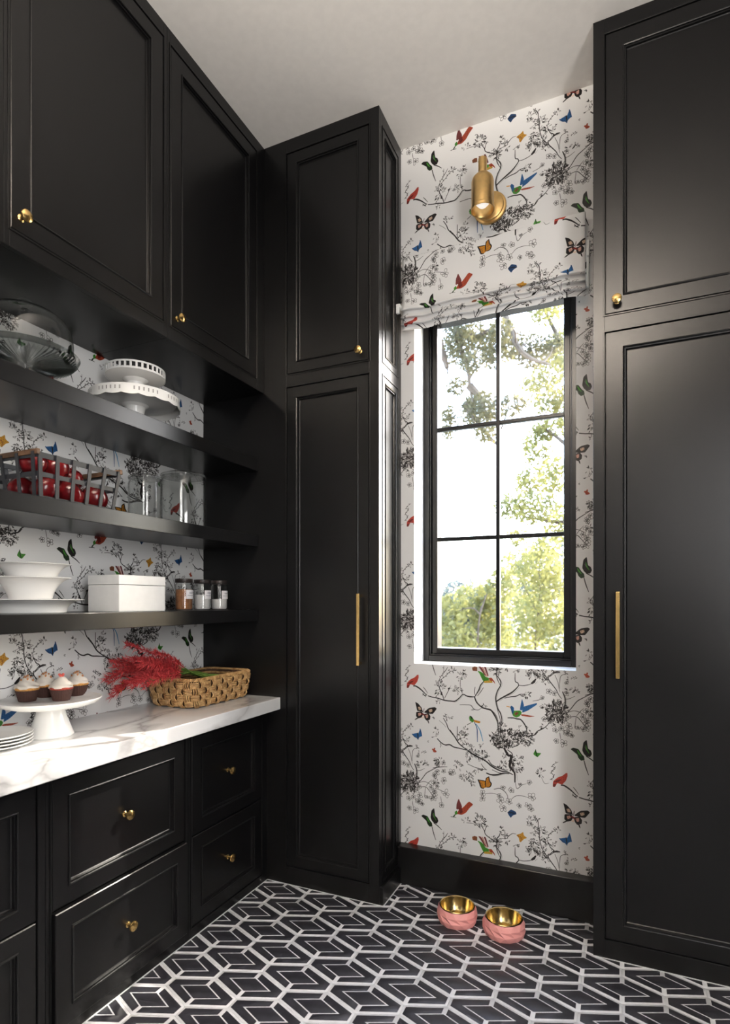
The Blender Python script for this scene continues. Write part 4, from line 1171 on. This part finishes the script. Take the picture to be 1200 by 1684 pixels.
# red flowers, bound loosely, their stems in the basket
random.seed(21)
for k in range(26):
    fy = (k+.5)/26
    nx = -1.965+.175*((k*7) % 26)/25; nz = CT+.150+.034*R()+(.02 if k % 3 == 0 else 0)
    neck = Vector((nx, 1.985+.06*R(), nz))
    end = Vector((-1.93+.13*R(), 2.33+.06*R(), CT+.075+.03*R()))
    rimp = Vector((nx*.6+end.x*.4, 2.14, CT+.137+.014*R()))
    ang = (R()-.5); up = -.02+.62*((k*11) % 26)/25
    hd = Vector((.16*ang*2-.02, -1, up)).normalized(); L = .19+.09*R()
    t = thing('red_flower', 'feathery red flower spray lying with its green stem in the woven basket', 'flower', tuple(neck), 'red flowers in the woven basket')
    m = MB(); m.tube(catmull([end, rimp, neck], 6), [.0030]*13, 6); m.build('stem', M['green_stem'], t)
    m = MB(); ax = [neck+hd*L*q+Vector((0, 0, -.07*q*q*(1 if up < .25 else .5))) for q in (0, .15, .3, .45, .6, .75, .9, 1)]
    axs = catmull(ax, 4); m.tube(axs, [.0028*(1-.7*i/len(axs)) for i in range(len(axs))], 5)
    for i in range(180):
        q = .02+.98*(i/180); p = Vector(axs[min(len(axs)-1, int(q*(len(axs)-1)))])
        a = R()*2*PI; s = Vector((math.cos(a), 0, math.sin(a)))
        d = (hd*(.35+.8*R())+s*(.40+.60*R())*(1.2-.5*q)).normalized(); l = (.016+.038*R())*(1.1-.35*q)
        w = d.cross(s).normalized()*.0016; n = d.cross(w).normalized()*.0012
        tip = p+d*l+Vector((0, 0, -.006*R())); mid = p+d*l*.5
        if min(tip.x, mid.x) < XW+.004: continue
        if tip.z < CT+.004: continue
        m.add([p, mid+w, mid+n*1.2, mid-w, mid-n, tip], [(0, 1, 2), (0, 2, 3), (0, 3, 4), (0, 4, 1), (5, 2, 1), (5, 3, 2), (5, 4, 3), (5, 1, 4)])
    m.build('bloom', M['red_bloom'], t, recalc=False, smooth=60)

# ------------------------------------------------------------------ garden
tag(MB().box(-30, 30, YO+.02, 60, -.6, -.4).build('ground', M['soil'], smooth=0), kind='structure')
def at(px, py, Y):
    s_, c_ = math.sin(.4203), math.cos(.4203); a = (px-600)/944.78; b = -(py-989.87)/944.78
    t = Y/(c_+a*s_); return Vector(((-s_+a*c_)*t, Y, CAMZ+b*t))
def tree(name, label, cat, group, base, limbs, clumps, mt, size, nleaf, seed, trunk=.12):
    rs = random.Random(seed); t = thing(name, label, cat, tuple(base), group)
    tk = MB(); pts = catmull([base, *limbs[0]], 5); tk.tube(pts, [trunk*(1-.55*i/len(pts)) for i in range(len(pts))], 9)
    tk.build('trunk', M['bark'], t)
    br = MB()
    for l in limbs[1:]:
        p = catmull(l, 5); r0 = trunk*.34
        br.tube(p, [max(.006, r0*(1-.8*i/len(p))) for i in range(len(p))], 6)
    nodes = [Vector(p) for l in limbs for p in catmull(l, 3)]
    for (c, r) in clumps:
        q = min((p for p in nodes), key=lambda p: (p-c).length)
        br.tube(catmull([q, (q+c)/2+Vector((rs.uniform(-.1, .1), 0, rs.uniform(0, .12))), c], 4), [.012-.001*i for i in range(9)], 5)
    br.build('branches', M['bark'], t)
    lf = MB(); vol = sum(r[0]*r[1] for c, r in clumps)
    for (c, r) in clumps:
        for k in range(max(6, int(nleaf*r[0]*r[1]/vol))):
            while True:
                q = Vector((rs.uniform(-1, 1), rs.uniform(-1, 1), rs.uniform(-1, 1)))
                if q.length < 1: break
            p = c+Vector((q.x*r[0], q.y*r[0], q.z*r[1]))*1.4
            u = Vector((rs.gauss(0, 1), rs.gauss(0, 1), rs.gauss(0, 1)-.3)).normalized(); v = u.orthogonal().normalized(); v = (v*math.cos(rs.random()*6)+u.cross(v)*math.sin(rs.random()*6)).normalized()
            s = size*rs.uniform(.6, 1.3); v = v-u*v.dot(u)
            lf.add([p-u*s, p-u*s*.2+v*s*.42, p+u*s*.5+v*s*.3, p+u*s, p+u*s*.5-v*s*.3, p-u*s*.2-v*s*.42], [(0, 1, 2, 3), (0, 3, 4, 5)])
    tag(lf.build('foliage', mt, t, recalc=False, smooth=0), kind='stuff')
    return t
Yn = 6.2
cl = lambda lst, Y: [(at(x, y, Y)+Vector((0, random.Random(x*7+y).uniform(-.5, .5), 0)), (rx*Y/944.78, ry*Y/944.78)) for x, y, rx, ry in lst]
b0 = at(640, 985, Yn); b0.z = -.4
tree('oak_tree', 'olive-leaved tree whose dark branches hang across the upper left panes', 'tree', None, b0,
     [[at(625, 800, Yn), at(640, 560, Yn), at(690, 420, Yn), at(760, 380, Yn)],
      [at(760, 380, Yn), at(750, 520, Yn), at(754, 565, Yn), at(768, 600, Yn), at(773, 640, Yn), at(785, 700, Yn)],
      [at(752, 545, Yn), at(780, 555, Yn), at(800, 545, Yn), at(830, 540, Yn)], [at(772, 635, Yn), at(790, 655, Yn), at(800, 690, Yn)],
      [at(760, 390, Yn), at(830, 520, Yn), at(848, 565, Yn), at(870, 588, Yn), at(905, 600, Yn)], [at(722, 560, Yn), at(735, 605, Yn)], [at(765, 665, Yn), at(785, 695, Yn), at(815, 730, Yn)]],
     cl([(735, 545, 26, 22), (765, 560, 26, 26), (800, 545, 30, 22), (810, 580, 14, 22), (742, 622, 16, 10), (778, 660, 20, 22), (800, 690, 24, 22), (732, 690, 14, 22), (850, 550, 26, 14), (870, 560, 24, 14), (905, 555, 16, 12), (838, 575, 14, 14), (818, 730, 16, 10), (790, 620, 14, 12), (850, 690, 22, 10)], Yn),
     M['leaf_olive'], .026, 6500, 3, .14)
Yr_ = 8.5
b0 = at(1010, 985, Yr_); b0.z = -.4
tree('maple_tree', 'sunlit yellow-green tree filling the right-hand panes', 'tree', None, b0,
     [[at(1000, 880, Yr_), at(985, 760, Yr_), at(960, 640, Yr_)], [at(990, 800, Yr_), at(940, 740, Yr_), at(890, 700, Yr_)], [at(990, 860, Yr_), at(930, 860, Yr_), at(860, 850, Yr_)], [at(960, 640, Yr_), at(920, 560, Yr_), at(880, 480, Yr_)], [at(960, 640, Yr_), Vector((1.2, 8.5, 5.2)), Vector((2.6, 8.6, 6.4)), Vector((3.6, 8.66, 7.1))]],  # last limb added to carry the unseen shading clumps
     cl([(905, 520, 24, 22), (935, 550, 26, 30), (915, 600, 26, 22), (895, 640, 22, 22), (930, 650, 20, 26), (868, 615, 16, 10), (852, 600, 12, 8), (880, 730, 18, 26), (905, 700, 20, 14), (870, 790, 20, 18), (915, 790, 16, 26), (845, 840, 18, 14), (885, 845, 26, 18), (925, 860, 22, 22), (900, 480, 30, 18), (845, 880, 14, 12)], Yr_)+
     [(Vector((wx+4.0, 2.745+5.92, wz+5.68)), (r, r)) for wx, wz, r in ((-.30, 1.16, .20), (-.45, 1.22, .17), (-.22, 1.38, .20), (-.55, 1.14, .12), (-.62, 1.62, .10), (-.52, 1.95, .13), (-.40, 2.30, .16), (-.30, 1.75, .20))],  # out-of-view crown clumps added to block and dapple the low sun rays
     M['leaf_bright'], .036, 12000, 8, .16)
for k, (bx, lst, lb, mt) in enumerate(((785, [(740, 1010, 22, 26), (770, 990, 30, 24), (800, 1010, 28, 26), (745, 1050, 34, 22), (790, 1050, 34, 24), (820, 960, 20, 20)], 'yellow-green bush in the lower left panes', M['leaf_bright']),
                                   (880, [(850, 930, 24, 22), (890, 940, 26, 26), (920, 960, 26, 30), (860, 990, 30, 26), (900, 1010, 34, 26), (930, 1040, 26, 26), (860, 1050, 34, 24), (895, 900, 22, 18)], 'tall yellow-green bush in the lower right panes', M['leaf_bright']))):
    Yb_ = 7.3 if k == 0 else 9.6
    b0 = at(bx, 985, Yb_); b0.z = -.4
    tree('garden_bush', lb, 'bush', 'bushes outside the window', b0, [[at(bx, 1060, Yb_), at(bx+4, 1010, Yb_)]], cl(lst, Yb_), mt, .042, (3000, 5600)[k], 20+k, .02)
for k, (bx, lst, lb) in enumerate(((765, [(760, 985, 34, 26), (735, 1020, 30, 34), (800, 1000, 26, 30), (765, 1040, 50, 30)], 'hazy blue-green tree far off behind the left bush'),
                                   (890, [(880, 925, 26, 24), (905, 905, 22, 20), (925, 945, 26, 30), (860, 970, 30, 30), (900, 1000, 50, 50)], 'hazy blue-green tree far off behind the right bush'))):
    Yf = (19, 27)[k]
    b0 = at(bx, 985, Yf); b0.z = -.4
    tree('distant_tree', lb, 'tree', 'distant trees', b0, [[at(bx, 1030, Yf), at(bx, 1000, Yf)]], cl(lst, Yf), M['leaf_hazed'], .10, 4500, 40+k, .2)
